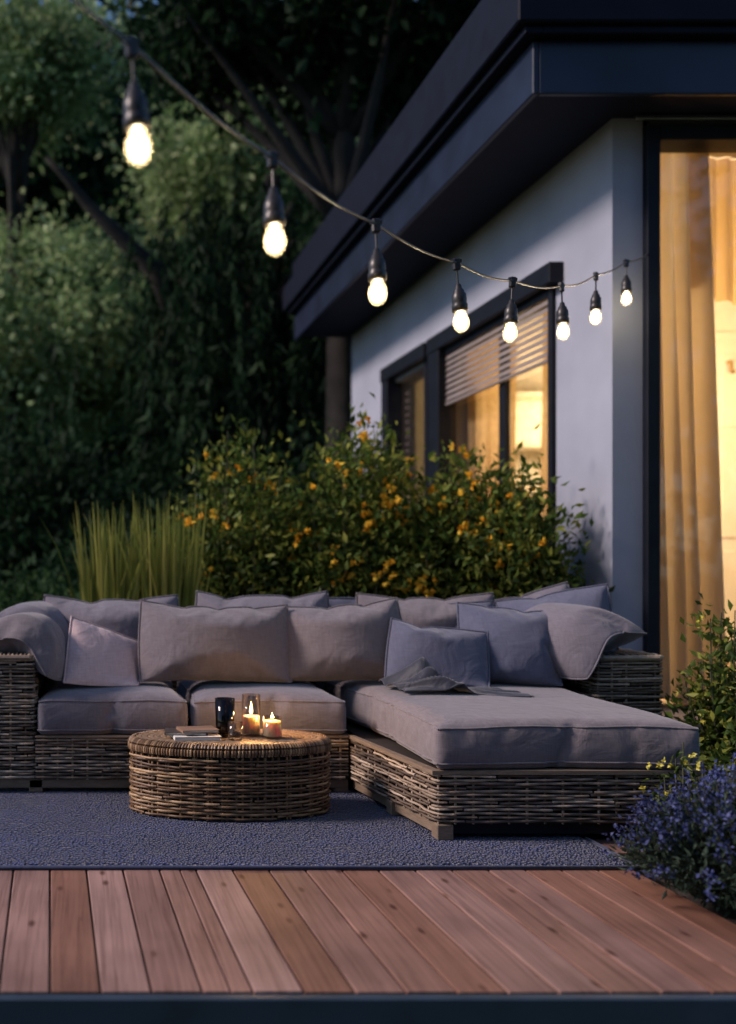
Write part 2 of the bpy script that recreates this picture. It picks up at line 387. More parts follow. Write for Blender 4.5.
# ------------------------------------------------------------------ cloth simulation for cushions
def sim(V, F, p, frames, bend=.3, tens=12, shrink=0.0, q=6):
    me = bpy.data.meshes.new('s'); me.from_pydata([tuple(x) for x in V], [], F); me.update()
    o = bpy.data.objects.new('s', me); COL.objects.link(o)
    md = o.modifiers.new('c', 'CLOTH'); s = md.settings
    s.quality = q; s.mass = .3; s.use_pressure = True; s.uniform_pressure_force = p
    s.tension_stiffness = tens; s.compression_stiffness = tens; s.shear_stiffness = tens*.4; s.bending_stiffness = bend
    s.tension_damping = 8; s.compression_damping = 8; s.shear_damping = 8; s.bending_damping = 1
    s.shrink_min = shrink; s.effector_weights.gravity = 0; s.air_damping = 4
    md.collision_settings.use_collision = False
    md.point_cache.frame_start = 1; md.point_cache.frame_end = frames+1
    for f in range(1, frames+1): sc.frame_set(f)
    dg = bpy.context.evaluated_depsgraph_get(); ev = o.evaluated_get(dg); m2 = ev.to_mesh()
    c = np.empty(len(m2.vertices)*3); m2.vertices.foreach_get('co', c); ev.to_mesh_clear()
    bpy.data.objects.remove(o); bpy.data.meshes.remove(me); sc.frame_set(1)
    c = c.reshape(-1, 3)
    if not np.isfinite(c).all() or np.abs(c).max() > 5: return np.array(V, float)
    return c
def pillow_grid(w, h, n, m, seed=0, soft=0):
    rs = np.random.default_rng(seed); V = []; idx = {}; bnd = []
    ph = rs.uniform(0, 6, 6)
    for s in (1, -1):
        for j in range(m+1):
            for i in range(n+1):
                e = i in (0, n) or j in (0, m)
                if s == -1 and e: idx[s,i,j] = idx[1,i,j]; continue
                u = i/n*2-1; v = j/m*2-1
                idx[s,i,j] = len(V)
                wob = .010*(math.sin(3.1*u+ph[0])*math.sin(2.7*v+ph[1])+.6*math.sin(7*u+ph[2]+3*v))
                V.append((u*w/2*(1+.095*(1-v*v)), s*(.012+.01*abs(wob)*30)*(1-u**4)*(1-v**4)+wob*.5*(1-u*u)*(1-v*v), v*h/2*(1+.13*(1-u*u))))
    bnd = [idx[1,i,0] for i in range(n)]+[idx[1,n,j] for j in range(m)]+[idx[1,i,m] for i in range(n, 0, -1)]+[idx[1,0,j] for j in range(m, 0, -1)]
    F = []
    for s in (1, -1):
        for j in range(m):
            for i in range(n):
                q = [idx[s,i,j], idx[s,i+1,j], idx[s,i+1,j+1], idx[s,i,j+1]]
                F.append(q[::-1] if s == 1 else q)
    return V, F, bnd
_cache = {}
def soft_pillow(w, h, p=4, seed=0, bend=.6, shrink=0.0):
    k = (w, h, p, seed)
    if k not in _cache:
        n = max(20, int(w/.0165)); m = max(16, int(h/.0165))
        V, F, b = pillow_grid(w, h, n, m, seed)
        c = sim(V, F, p*.7, 26, bend, 14, shrink); c = c-c.mean(0)
        v0 = np.array(V)                      # firm inner pad: hold the seams nearly straight
        tx = v0[:,0]/(1+.095*(1-(v0[:,2]/(h/2*1.0)).clip(-1,1)**2)); tz = v0[:,2]/(1+.13*(1-(2*tx/w).clip(-1,1)**2))
        uu = 2*tx/w; vv = 2*tz/h
        gx = tx*(.95+.035*(1-np.abs(vv)**2.5)*0+.03*np.abs(vv)**4); gz = tz*(.95+.03*np.abs(uu)**4)
        c[:,0] = c[:,0]*.35+gx*.65; c[:,2] = c[:,2]*.35+gz*.65
        _cache[k] = (c, F, b)
    return _cache[k]
def finish_cloth(name, c, F, bnd, mat, label, cat, group=None, piping=True, base=None, seam_r=.0045, parent=None):
    base = np.array(base if base is not None else [c[:,0].mean(), c[:,1].mean(), c[:,2].min()])
    if parent: base = np.array(parent_world(parent))
    me = bpy.data.meshes.new(name); me.from_pydata([tuple(x) for x in c-base], [], F); me.update()
    me.polygons.foreach_set('use_smooth', [True]*len(me.polygons)); me.materials.append(mat)
    o = bpy.data.objects.new(name, me); COL.objects.link(o)
    if parent: o.parent = parent
    else: o.location = base
    sd = o.modifiers.new('subdivision', 'SUBSURF'); sd.levels = 1; sd.render_levels = 1
    if label: tag(o, label, cat, group)
    if piping:
        loops = bnd if isinstance(bnd[0], (list, tuple)) else [bnd]
        for lp in loops:
            P = [c[i]-base for i in lp]+[c[lp[0]]-base]
            t = MB(); t.tube(P, seam_r, 6, cap=False)
            q = t.build('piping', mat, None, smooth=True); q.parent = o
    return o
def place(c, loc, rot=(0,0,0), scale=(1,1,1)):
    Rm = np.array(Euler([R(a) for a in rot], 'XYZ').to_matrix())
    return (c*np.array(scale))@Rm.T+np.array(loc)
def rest_on(c, z, soft=.05, xlim=None):
    """flatten what would sink below the seat: compress the lowest band against the plane"""
    zz = c[:,2]-z
    low = zz < soft
    c[low,2] = z+np.where(zz[low] > -.2, soft*np.exp((zz[low]-soft)/ (soft*1.6))*1.0, 0)
    return c

# ------------------------------------------------------------------ wicker
def weave(path, nrm, z0, z1, pitch, hs, stake, amp, closed=False, seed=0, thick=.006, mb=None):
    """horizontal strands woven in and out of upright stakes along a path of 2-D points"""
    rs = np.random.default_rng(seed); mb = mb or MB()
    P = np.array(path, float); Nn = np.array(nrm, float)
    seg = np.r_[0, np.cumsum(np.linalg.norm(np.diff(P, axis=0), axis=1))]; Ltot = seg[-1]
    rows = max(1, int(round((z1-z0)/pitch))); pt = (z1-z0)/rows
    step = stake/5
    for ks in range(int(Ltot/stake)+1):          # upright stakes
        a_ = (ks+.5)*stake
        if a_ < Ltot:
            x_, y_ = np.interp(a_, seg, P[:,0]), np.interp(a_, seg, P[:,1]); n1, n2 = np.interp(a_, seg, Nn[:,0]), np.interp(a_, seg, Nn[:,1])
            mb.tube([(x_-n1*.007, y_-n2*.007, z_) for z_ in np.linspace(z0-.004, z1+.004, 4)], .0052, 5)
    for i in range(rows):
        zc = z0+(i+.5)*pt
        s = rs.uniform(-.3, 0)
        while s < Ltot:
            ln = rs.uniform(.12, .75); e = min(s+ln, Ltot+.002); a = max(s, 0)
            if e-a > .02:
                n = max(2, int((e-a)/step)+1); ss = np.linspace(a, e, n)
                x = np.interp(ss, seg, P[:,0]); y = np.interp(ss, seg, P[:,1])
                nx = np.interp(ss, seg, Nn[:,0]); ny = np.interp(ss, seg, Nn[:,1])
                o = amp*np.sin(np.pi*ss/stake+np.pi*i+rs.normal(0, .12))+rs.normal(0, .0008)
                dz = rs.normal(0, .0011)+.0018*np.sin(ss*9+rs.uniform(0, 6))
                V = []; F = []; dz = dz*1.3
                h = hs*rs.uniform(.8, 1.12)
                for k in range(n):
                    for (dn, dv) in ((1,.35),(.55,1),(-.8,.9),(-.8,-.9),(.55,-1),(1,-.35)):
                        V.append((x[k]+nx[k]*(o[k]+dn*thick*.9), y[k]+ny[k]*(o[k]+dn*thick*.9), zc+dz[k]+dv*h))
                for k in range(n-1):
                    for j in range(6): F.append([k*6+j, (k+1)*6+j, (k+1)*6+(j+1)%6, k*6+(j+1)%6])
                F.append([0,1,2,3,4,5]); F.append([(n-1)*6+j for j in range(5,-1,-1)])
                mb.add(V, F)
            s = e+rs.uniform(.002, .012)
    return mb
def rounded_path(pts, rad, n=6, closed=False):
    """polyline with rounded corners plus outward normals (outside is to the right of travel)"""
    P = [Vector(p) for p in pts]; out = []
    rngi = range(len(P))
    for i in rngi:
        if not closed and i in (0, len(P)-1): out.append(P[i]); continue
        a = (P[i-1]-P[i]).normalized(); b = (P[(i+1) % len(P)]-P[i]).normalized()
        for k in range(n+1):
            t = k/n; out.append(P[i]+a*rad*(1-t)**2+b*rad*t**2)
    if closed: out.append(out[0])
    dense = []
    for i in range(len(out)-1):
        L = (out[i+1]-out[i]).length; m = max(1, int(L/.02))
        for k in range(m): dense.append(out[i].lerp(out[i+1], k/m))
    dense.append(out[-1])
    nr = []
    for i in range(len(dense)):
        t = (dense[min(i+1, len(dense)-1)]-dense[max(i-1, 0)]).normalized(); nr.append((t.y, -t.x))
    return [(p.x, p.y) for p in dense], nr

# ------------------------------------------------------------------ the sectional sofa
SX0, SX1 = -.21, 1.27      # the back row of seats
YF = 4.70                   # its front
sofa = thing('sectional_sofa', 'L-shaped dark wicker sofa with mauve grey seat cushions and a chaise on the blue rug', 'sofa', (.9, 4.9, .015))
CH = [(1.39,3.9),(2.415,3.9),(2.50,4.86)]      # chaise outline, front left / front right / back right
CBL = (1.275,4.70)
# back row body (wicker around front), chaise body
bk = MB()
bk.box(SX0-.30, 1.32, YF+.02, 5.66, .075, .272)
bk.prism([(CBL[0]+.02,4.70),(1.39+.02,3.92),(2.395,3.92),(2.48,5.66),(CBL[0]+.02,5.66)], .075, .272)
bk.box(-.52, -.225, YF+.02, 5.66, .075, .64)          # left arm core
bk.box(2.525, 2.825, 4.875, 5.66, .075, .635)        # right arm core
bk.box(-.52, 2.825, 5.52, 5.66, .27, .64)            # back core
bk.build('wicker_backing', M['wicker_back'], sofa)
wk = MB()
p, n_ = rounded_path([(SX0,YF),(1.26,YF)], .01); weave(p, n_, .08, .272, .0145, .0049, .07, .0048, seed=1, mb=wk)
wk.build('wicker_seat_panel', M['wicker'], sofa)
wk = MB()
p, n_ = rounded_path([CBL, CH[0], CH[1], (2.50,4.9), (2.50,5.66)], .03); weave(p, n_, .08, .272, .0145, .0049, .07, .0048, seed=2, mb=wk)
wk.build('wicker_chaise_panel', M['wicker'], sofa)
def arm(x0, x1, y0, y1, ztop, seed):
    a = MB(); p, n_ = rounded_path([(x0,y1),(x0,y0),(x1,y0),(x1,y1)], .035)
    weave(p, n_, .08, ztop-.02, .0145, .0049, .07, .0048, seed=seed, mb=a)
    # woven top: strands lying front to back
    rs = np.random.default_rng(seed+50)
    for k in range(int((x1-x0)/.0195)):
        x = x0+.012+k*.0195
        yy = np.linspace(y0+.003, y1, 44)**1.0; zz = ztop-.004+.0025*np.sin(np.pi*yy/.06+k*np.pi)-.016*np.exp(-(yy-y0-.003)/.012)
        a.tube([(x+rs.normal(0,.0006), yq, zq) for yq, zq in zip(yy, zz)], .0085, 5)
    a.tube([(x0-.004,y1,ztop-.014),(x0-.004,y0+.03,ztop-.014),(x0+.03,y0-.004,ztop-.014),(x1-.03,y0-.004,ztop-.014),(x1+.004,y0+.03,ztop-.014),(x1+.004,y1,ztop-.014)], .0125, 7)
    return a.build('armrest', M['wicker'], sofa)
arm(-.525, SX0, YF, 5.67, .665, 11)
arm(2.51, 2.84, 4.86, 5.67, .648, 12)
a = MB(); p, n_ = rounded_path([(2.84,5.67),(-.525,5.67)], .02); weave(p, n_, .08, .64, .0145, .0049, .07, .0048, seed=13, mb=a)
p, n_ = rounded_path([(-.21,5.515),(2.51,5.515)], .02); weave(p, n_, .30, .64, .0145, .0049, .07, .0048, seed=14, mb=a)
a.box(-.53, 2.84, 5.505, 5.675, .64, .652, .004)
a.build('backrest', M['wicker'], sofa)
# rims and lower wooden rails
rl = MB(); rl.box(SX0, 1.262, YF-.008, YF+.03, .272, .284, .003)
rl.prism([(1.37,3.888),(2.43,3.888),(2.52,4.86),(2.50,4.86),(2.41,3.93),(1.40,3.93),(1.285,4.70),(1.262,4.70)], .272, .288)
rl.build('rim', M['rail'], sofa)
rl = MB(); rl.box(SX0-.31, 1.24, YF+.01, YF+.05, .035, .078, .003)
rl.prism([(1.40,3.905),(1.432,3.935),(1.325,4.72),(1.288,4.72)], .035, .078)
rl.build('rail', M['rail'], sofa)
rl = MB(); rl.box(1.45, 2.39, 3.93, 3.97, .030, .078, .003)
rl.build('front_rail', M['black'], sofa)
for (x, y) in ((-.50,YF+.005),(-.24,YF+.01),(1.2,YF+.012),(1.392,3.897),(2.345,3.90),(1.33,4.28),(-.5,5.58),(2.76,5.58),(2.76,4.9),(1.1,5.58)):
    l = MB(); l.box(x, x+.065, y, y+.065, .014, .076, .004); l.build('leg', M['leg'], sofa)

def seat_cushion(outline, z0, z1, seed, crown=.02, p=2.2, res=.022):
    """box cushion on a four-cornered plan: inflated, seamed along both rims"""
    (ax,ay),(bx,by),(cx,cy),(dx,dy) = outline    # front-left, front-right, back-right, back-left
    w = ((bx-ax)**2+(by-ay)**2)**.5; dd = ((dx-ax)**2+(dy-ay)**2)**.5; h = z1-z0
    n, m, k = int(w/res), int(dd/res), max(5, int(h/res))
    idx = {}; V = []
    def get(i, j, l):
        if (i,j,l) not in idx:
            u, v, t = i/n, j/m, l/k
            # rounded plan corners
            ru = 0
            idx[i,j,l] = len(V); V.append([u*w, v*dd, t*h])
        return idx[i,j,l]
    F = []
    for i in range(n):
        for j in range(m):
            F.append([get(i,j,k), get(i+1,j,k), get(i+1,j+1,k), get(i,j+1,k)])
            F.append([get(i,j,0), get(i,j+1,0), get(i+1,j+1,0), get(i+1,j,0)])
    for l in range(k):
        for i in range(n):
            F.append([get(i,0,l), get(i+1,0,l), get(i+1,0,l+1), get(i,0,l+1)])
            F.append([get(i,m,l), get(i,m,l+1), get(i+1,m,l+1), get(i+1,m,l)])
        for j in range(m):
            F.append([get(0,j,l), get(0,j,l+1), get(0,j+1,l+1), get(0,j+1,l)])
            F.append([get(n,j,l), get(n,j+1,l), get(n,j+1,l+1), get(n,j,l+1)])
    V = np.array(V); c0 = V.copy()
    ctr = np.array([w/2, dd/2, h/2])
    # round the vertical and horizontal edges before inflating
    q = (V-ctr)/(np.array([w,dd,h])/2); r = .03
    half = np.array([w,dd,h])/2
    core = np.clip(V-ctr, -(half-r), half-r); dlt = V-ctr-core; ln = np.linalg.norm(dlt, axis=1, keepdims=True)
    V = ctr+core+np.where(ln > 1e-9, dlt/np.maximum(ln,1e-9)*np.minimum(ln, r), dlt)
    rs = np.random.default_rng(seed)
    c = sim(V, F, p, 16, .6, 18, -.012)
    # keep the sim's puckers but hold the overall height: springy foam inside
    dz = c[:,2]-V[:,2]
    c[:,:2] = V[:,:2]+(c[:,:2]-V[:,:2])*.7
    top = V[:,2]/h
    u = np.clip(V[:,0]/w, 0, 1); v = np.clip(V[:,1]/dd, 0, 1)
    dome = crown*(1-(2*u-1)**4)*(1-(2*v-1)**4)
    c[:,2] = V[:,2]+np.clip(dz*.25, -.02, .012)+dome*top
    c[:,2] += top*.004*np.sin(u*w*13+rs.uniform(0,6))*np.sin(v*dd*9+rs.uniform(0,6))
    c[:,2] = np.maximum(c[:,2], 0)
    # onto the plan
    U = c[:,0]/w; W = c[:,1]/dd
    x = (1-U)*(1-W)*ax+U*(1-W)*bx+U*W*cx+(1-U)*W*dx
    y = (1-U)*(1-W)*ay+U*(1-W)*by+U*W*cy+(1-U)*W*dy
    C = np.stack([x, y, z0+c[:,2]], 1)
    loop = lambda l: [idx[i,0,l] for i in range(n)]+[idx[n,j,l] for j in range(m)]+[idx[i,m,l] for i in range(n,0,-1)]+[idx[0,j,l] for j in range(m,0,-1)]
    return C, F, [loop(k), loop(1)]
for nm, o_, z0, z1, sd in (('a', [(-.208,4.672),(.515,4.672),(.515,5.50),(-.208,5.50)], .286, .452, 3),
                           ('b', [(.519,4.676),(1.262,4.676),(1.262,5.50),(.519,5.50)], .286, .45, 4)):
    c, F, b = seat_cushion(o_, z0, z1, sd, .028)
    finish_cloth('seat_cushion', c, F, b, M['fab'], None, None, parent=sofa)
c, F, b = seat_cushion([(1.372,3.86),(2.425,3.86),(2.508,5.50),(1.268,5.50)], .29, .462, 6, .020, res=.024)
finish_cloth('chaise_cushion', c, F, b, M['fab_warm'], None, None, parent=sofa)

# ------------------------------------------------------------------ loose cushions
def cushion(label, w, h, loc, rot, mat, seed, p=4, group='loose cushions on the sofa', seat=.487, fn=None, cat='cushion', scale=(1,1,1), soft=.05):
    c, F, b = soft_pillow(w, h, p, seed); c = place(c.copy(), loc, rot, scale)
    if fn: c = fn(c)
    c = rest_on(c, seat, soft)
    c[:,1] = np.minimum(c[:,1], 5.51)
    return finish_cloth('cushion', c, F, b, M[mat], label, cat, group)
S = .485
# back row, from the left
cushion('large mauve grey back cushion standing at the left end behind the pale rose cushion', .76, .50, (.165,5.30,S+.20), (-14,0,0), 'fab', 1)
cushion('wide taupe cushion in front at the middle, overlapping its two neighbours', .80, .47, (.68,5.04,S+.19), (-18,2,2), 'fab_warm', 2, p=4.5)
cushion('grey back cushion behind the wide taupe one, only its upper edge showing', .76, .50, (.98,5.36,S+.215), (-8,0,0), 'fab', 3)
cushion('taupe cushion leaning beside the wide one, its right corner raised', .70, .47, (1.31,5.08,S+.19), (-18,-4,-4), 'fab_warm', 4, p=4.5)
cushion('slim dark grey back cushion glimpsed between two back cushions at the middle', .40, .44, (1.42,5.42,S+.20), (-6,0,0), 'fab_blue', 5, p=3)
cushion('grey brown back cushion at the corner, top edge straight and long', .78, .50, (1.86,5.36,S+.205), (-8,0,0), 'fab_warm', 6)
cushion('small slate blue cushion tilted to one side with the dark throw at its foot', .50, .40, (1.75,4.90,S+.13), (-30,8,-8), 'fab_blue', 7, p=4)
cushion('slate blue cushion with one ear sticking up behind the small tilted one', .46, .46, (2.0,5.28,S+.175), (-14,-6,0), 'fab_blue', 8)
cushion('plump slate blue square cushion in the right half of the chaise', .52, .50, (2.15,5.02,S+.165), (-22,5,-12), 'fab_blue', 9, p=5.5)
cushion('grey cushion farthest back at the right end, leaning on the backrest', .56, .52, (2.42,5.36,S+.20), (-10,-14,-6), 'fab', 10)
cushion('tall slate grey cushion rising highest beside the right armrest', .56, .56, (2.48,5.16,S+.20), (-14,-10,-22), 'fab_blue', 12)
# cushions flopped over the armrests: the lower half leans on the arm's inner face, the upper half lies out on its top
def flop(w, h, p, seed, base, wdir, odir, a0, a1, sb, mat, label, zt=.487, thick=.8):
    c, F, b = soft_pillow(w, h, p, seed); c = c.copy()
    rf_ = 1-.16*np.abs(c[:,0]/(w/2)*c[:,2]/(h/2))**2.2; c[:,0] *= rf_; c[:,2] *= rf_      # well worn, rounded corners
    s = c[:,2]-c[:,2].min(); ss = np.linspace(0, s.max(), 200)
    th = np.radians(a0+(a1-a0)*(1/(1+np.exp(-(ss-sb)/.028))))
    ds = ss[1]-ss[0]; U = np.cumsum(np.cos(th))*ds; Z = np.cumsum(np.sin(th))*ds
    u = np.interp(s, ss, U); z = np.interp(s, ss, Z); t = np.interp(s, ss, th)
    off = c[:,1]*thick                       # local front (-y) stays on the outside of the bend
    u = u+off*np.sin(t); z = z-off*np.cos(t)
    wd = np.array(wdir)/np.linalg.norm(wdir); od = np.array(odir)/np.linalg.norm(odir)
    tilt = c[:,0]*.05
    W = np.stack([base[0]+wd[0]*c[:,0]+od[0]*u, base[1]+wd[1]*c[:,0]+od[1]*u, base[2]+z+tilt], 1)
    W[:,1] = np.minimum(W[:,1], 5.5); inner = np.abs(W[:,0]-1.2) < 1.28; W[inner] = rest_on(W[inner], zt)
    return finish_cloth('cushion', W, F, b, M[mat], label, 'cushion', 'loose cushions on the sofa')
flop(.60, .60, 5.2, 11, (2.31,5.01,.53), (-.46,.88), (.93,.36), 66, -2, .25, 'fab', 'mauve grey cushion flopped over the top of the right wicker armrest')
flop(.60, .58, 4, 13, (-.07,5.24,.53), (.25,.96), (-.97,.2), 66, -6, .27, 'fab', 'mauve cushion slumped over the left armrest, the one farther back')
flop(.44, .62, 4.2, 14, (-.07,4.86,.53), (.30,.95), (-.97,.2), 58, -12, .27, 'fab_warm', 'taupe cushion drooping from the left armrest onto the seat, the nearer one')
cushion('pale rose square cushion leaning askew at the left end of the sofa', .42, .40, (.12,4.97,S+.115), (-32,20,20), 'fab_pink', 15, p=4.5)

# throw: a crumpled cloth lying on the chaise
def throw():
    n, m = 90, 60; V = []
    rs = np.random.default_rng(5); ph = rs.uniform(0, 6.3, (10,)); 
    for j in range(m+1):
        for i in range(n+1):
            u, v = i/n, j/m
            x = 1.47+.55*u; y = 4.56+.27*v-.06*u
            env = math.exp(-((u-.27)/.25)**2)
            rid = abs(math.sin(5.5*u+2.2*v+ph[0]+1.3*math.sin(4*v+ph[1])))
            rid2 = abs(math.sin(9*v-5*u+ph[2]+1.2*math.sin(6*u)))
            z = .488+env*(.02+.055*v**1.5+.05*(1-rid)**1.3+.03*rid2*(.4+v))+.006*(1+math.sin(16*v+6*u))*(1-.5*env)
            x += .03*math.sin(7*v+ph[3])*env+.025*math.sin(5*v+ph[4])
            y += .03*math.sin(8*u+ph[5])*(.4+env)+.02*rid
            V.append((x, y, z))
    F = [(j*(n+1)+i, j*(n+1)+i+1, (j+1)*(n+1)+i+1, (j+1)*(n+1)+i) for j in range(m) for i in range(n)]
    t = MB(); t.add(V, F); o = t.build('throw', M['fab_throw'], smooth=True)
    sm = o.modifiers.new('thickness', 'SOLIDIFY'); sm.thickness = .005; sm.offset = 1
    tag(o, 'dark slate throw lying crumpled on the chaise below the small blue cushion', 'throw blanket')
throw()

# ------------------------------------------------------------------ coffee table and what stands on it
TC = (.655, 4.385); EX, EY = .432, .215
tb = thing('coffee_table', 'low oval brown wicker coffee table standing on the blue rug before the sofa', 'coffee table', (*TC, .015))
def ell(a, b, n=160):
    P = []; Q = []
    for k in range(n+1):
        t = 2*math.pi*k/n; P.append((TC[0]+a*math.cos(t), TC[1]+b*math.sin(t)))
        nx, ny = math.cos(t)/a, math.sin(t)/b; l = math.hypot(nx, ny); Q.append((nx/l, ny/l))
    return P, Q
p, q = ell(EX, EY); a = MB(); weave(p, q, .022, .275, .0145, .0049, .065, .0048, seed=21, mb=a)
for k in range(44):     # uprights
    t = 2*math.pi*k/44
    a.tube([(TC[0]+(EX-.006)*math.cos(t), TC[1]+(EY-.006)*math.sin(t), z) for z in (.018,.15,.28)], .006, 5)
a.build('wicker_side', M['wicker_table'], tb)
a = MB(); a.lathe([(1,.018),(1,.29)], (TC[0],TC[1],0), 64, EX-.022, EY-.022); a.build('core', M['wicker_back'], tb)
a = MB()                # wrapped rim: many short strands bound round the edge
rs = np.random.default_rng(4)
for k in range(190):
    t = 2*math.pi*(k+rs.uniform(-.15,.15))/190; P = []
    for s in np.linspace(-.35, 1.05, 9):
        an = s*math.pi/2+0; r_ = .032
        o_ = math.cos(an)*r_*.75; z_ = .303+math.sin(an)*r_
        P.append((TC[0]+(EX-.016+o_)*math.cos(t+.012*s), TC[1]+(EY-.016+o_)*math.sin(t+.012*s), z_))
    a.tube(P, .0062, 5)
a.build('rim', M['wicker_table'], tb)
a = MB()                # top: woven rings
for k in range(15):
    f = 1-.016/.44-k*.066
    if f < .03: break
    ptsr = [(TC[0]+(EX-.02)*f*math.cos(t), TC[1]+(EY-.02)*f*math.sin(t), .3335+.0015*math.sin(t*40+k*3.1)) for t in np.linspace(0, 2*math.pi, 121)]
    a.tube(ptsr, .0155, 6, ry=.28)
a.lathe([(1,.298),(1,.331)], (TC[0],TC[1],0), 64, EX-.03, EY-.03)
M['table_top'] = island('table_top_cane', [(0,(.19,.12,.07)), (1,(.30,.20,.12))], noise=(70,.45))
a.build('table_top', M['table_top'], tb)
TZ = .339
# books / magazines
def book(x0, x1, y0, y1, z, h, rot, mats, label, name='book'):
    cx, cy = (x0+x1)/2, (y0+y1)/2; wv, dv = x1-x0, y1-y0
    t = thing(name, label, 'book', (cx,cy,z), 'books on the coffee table')
    pg = MB(); pg.box(cx-wv/2+.004, cx+wv/2-.004, cy-dv/2+.004, cy+dv/2-.004, z+.002, z+h-.002); pg.build('pages', M['paper'], t)
    cv = MB(); cv.box(cx-wv/2, cx+wv/2, cy-dv/2, cy+dv/2, z, z+.002); cv.box(cx-wv/2, cx+wv/2, cy-dv/2, cy+dv/2, z+h-.002, z+h)
    cv.box(cx-wv/2-.001, cx-wv/2+.003, cy-dv/2, cy+dv/2, z+.0022, z+h-.0022); cv.build('cover', M[mats], t)
    t.rotation_euler = (0,0,R(rot))
book(.40,.60,4.26,4.39,TZ,.016,4,'paper','pale book at the bottom of the stack on the wicker table')
book(.37,.55,4.29,4.41,TZ+.0165,.012,-6,'cover_dark','dark covered book lying across the stack on the wicker table')
book(.43,.59,4.28,4.39,TZ+.029,.012,10,'cover_tan','tan book on top of the stack on the wicker table')
def cup(x, y, r, h, mat, label, name='glass_tumbler', cat='glass', liquid=None):
    t = thing(name, label, cat, (x,y,TZ))
    gmb = MB(); gmb.lathe([(r*.86,0),(r*.9,.002),(r*1.0,h),(r*.955,h),(r*.86,.012),(0.001,.012)], (x,y,TZ), 32, cap=False)
    gmb.lathe([(.001,0),(r*.86,0)], (x,y,TZ), 32, cap=False)
    gmb.build('glass_wall', M[mat], t, smooth=True)
    if liquid:
        lq = MB(); lq.lathe([(r*.86,.013),(r*.9,liquid)], (x,y,TZ), 32); lq.build('drink', M['amber'], t, smooth=True)
    return t
M['amber'] = plain('amber_drink', (.05,.025,.012), rough=.1, var=.1, spec=.6)
cup(.633,4.37,.043,.165,'dark_glass','tall smoked glass tumbler between the books and the tall candle',liquid=.04)
cup(.665,4.285,.034,.075,'clear_glass','short clear tumbler standing in front of the tall smoked glass',liquid=.03)
def candle(x, y, r, h, hw, label, fl):
    t = thing('candle_jar', label, 'candle', (x,y,TZ), 'candles on the coffee table')
    gmb = MB(); gmb.lathe([(r,0),(r,h),(r*.95,h),(r*.95,.008),(.001,.008)], (x,y,TZ), 32, cap=False); gmb.build('glass_jar', M['clear_glass'], t, smooth=True)
    wx = MB(); wx.lathe([(r*.9,.009),(r*.93,.014),(r*.93,hw-.004),(r*.88,hw),(r*.2,hw-.004)], (x,y,TZ), 32); wx.build('wax', M['wax'], t, smooth=True)
    wi = MB(); wi.tube([(x,y,TZ+hw-.004),(x+.001,y,TZ+hw+.012)], .0012, 5); wi.build('wick', M['black'], t)
    fm = MB(); fm.lathe([(.0005,0),(.0055,.008),(.006*fl,.014),(.0035*fl,.028*fl),(.0004,.046*fl)], (x,y,TZ+hw+.006), 12); fm.build('flame', M['flame'], t, smooth=True)
    li = bpy.data.lights.new('candle_light', 'POINT'); li.energy = 3.6*fl; li.color = (1,.55,.2); li.shadow_soft_size = .012
    lo = bpy.data.objects.new('candle_light', li); COL.objects.link(lo); lo.location = (0,0,hw+.03); lo.parent = t
candle(.753,4.40,.040,.178,.085,'tall lit candle in a clear glass cylinder on the wicker table',1.25)
candle(.832,4.33,.041,.092,.075,'short lit candle in a low glass jar at the right of the table',.6)

# ------------------------------------------------------------------ the house
hs = thing('house', 'white rendered house with dark overhanging roof and warmly lit windows', 'house', (3.27, 6.2, 0))
WX = 3.30; WT = .22; FY = 6.2; BY = 12.15; ZT = 3.85
OW = dict(a=(6.95,9.0,.9,2.98), b=(9.46,10.5,.9,2.98))
sw = MB()
sw.box(WX, WX+WT, FY, OW['a'][0], -.32, ZT)
sw.box(WX, WX+WT, OW['a'][1], OW['b'][0], -.32, ZT); sw.box(WX, WX+WT, OW['b'][1], BY, -.32, ZT)
for k in ('a','b'):
    y0, y1, z0, z1 = OW[k]; sw.box(WX, WX+WT, y0, y1, -.32, z0); sw.box(WX, WX+WT, y0, y1, z1, ZT)
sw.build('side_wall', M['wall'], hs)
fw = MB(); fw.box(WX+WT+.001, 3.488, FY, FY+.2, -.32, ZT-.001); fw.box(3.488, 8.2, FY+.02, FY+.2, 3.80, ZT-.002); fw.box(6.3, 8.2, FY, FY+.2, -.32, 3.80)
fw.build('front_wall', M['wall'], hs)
iw = MB(); iw.box(3.5, 8.2, 11.9, 12.1, .19, 3.84); iw.box(8.0, 8.2, FY+.21, 11.89, .19, 3.84); iw.box(3.495, 7.99, 9.05, 9.12, .19, 3.84)
iw.build('inside_wall', M['inner'], hs)
dr_ = MB(); 
for (x0,x1,z0,z1) in ((5.62,5.70,.19,3.1),(6.62,6.70,.19,3.1),(5.62,6.70,3.101,3.18)): dr_.box(x0,x1,9.03,9.049,z0,z1,.004)
for z0,z1 in ((.3,1.2),(1.32,2.2),(2.32,2.98)): dr_.box(5.80,6.52,9.036,9.0495,z0,z1,.004)
dr_.build('inside_door_panel', M['inner'], hs)
hk = MB(); hk.tube([(5.845,9.02,2.90),(5.845,8.98,2.90),(5.845,8.97,2.82),(5.845,8.94,2.80)], .018, 8); hk.build('wall_hook', M['brass'], hs)
cl = MB(); cl.box(3.495, 8.0, FY+.205, 11.89, 3.78, 3.838); cl.build('inside_ceiling', M['inner'], hs)
fl = MB(); fl.box(3.495, 8.0, FY+.205, 11.89, -.3, .185); fl.build('inside_floor', M['floor_in'], hs)
sf = MB(); sf.box(2.67, 8.6, 5.85, 12.25, ZT+.001, ZT+.05); sf.build('soffit', M['soffit'], hs)
fa = MB()
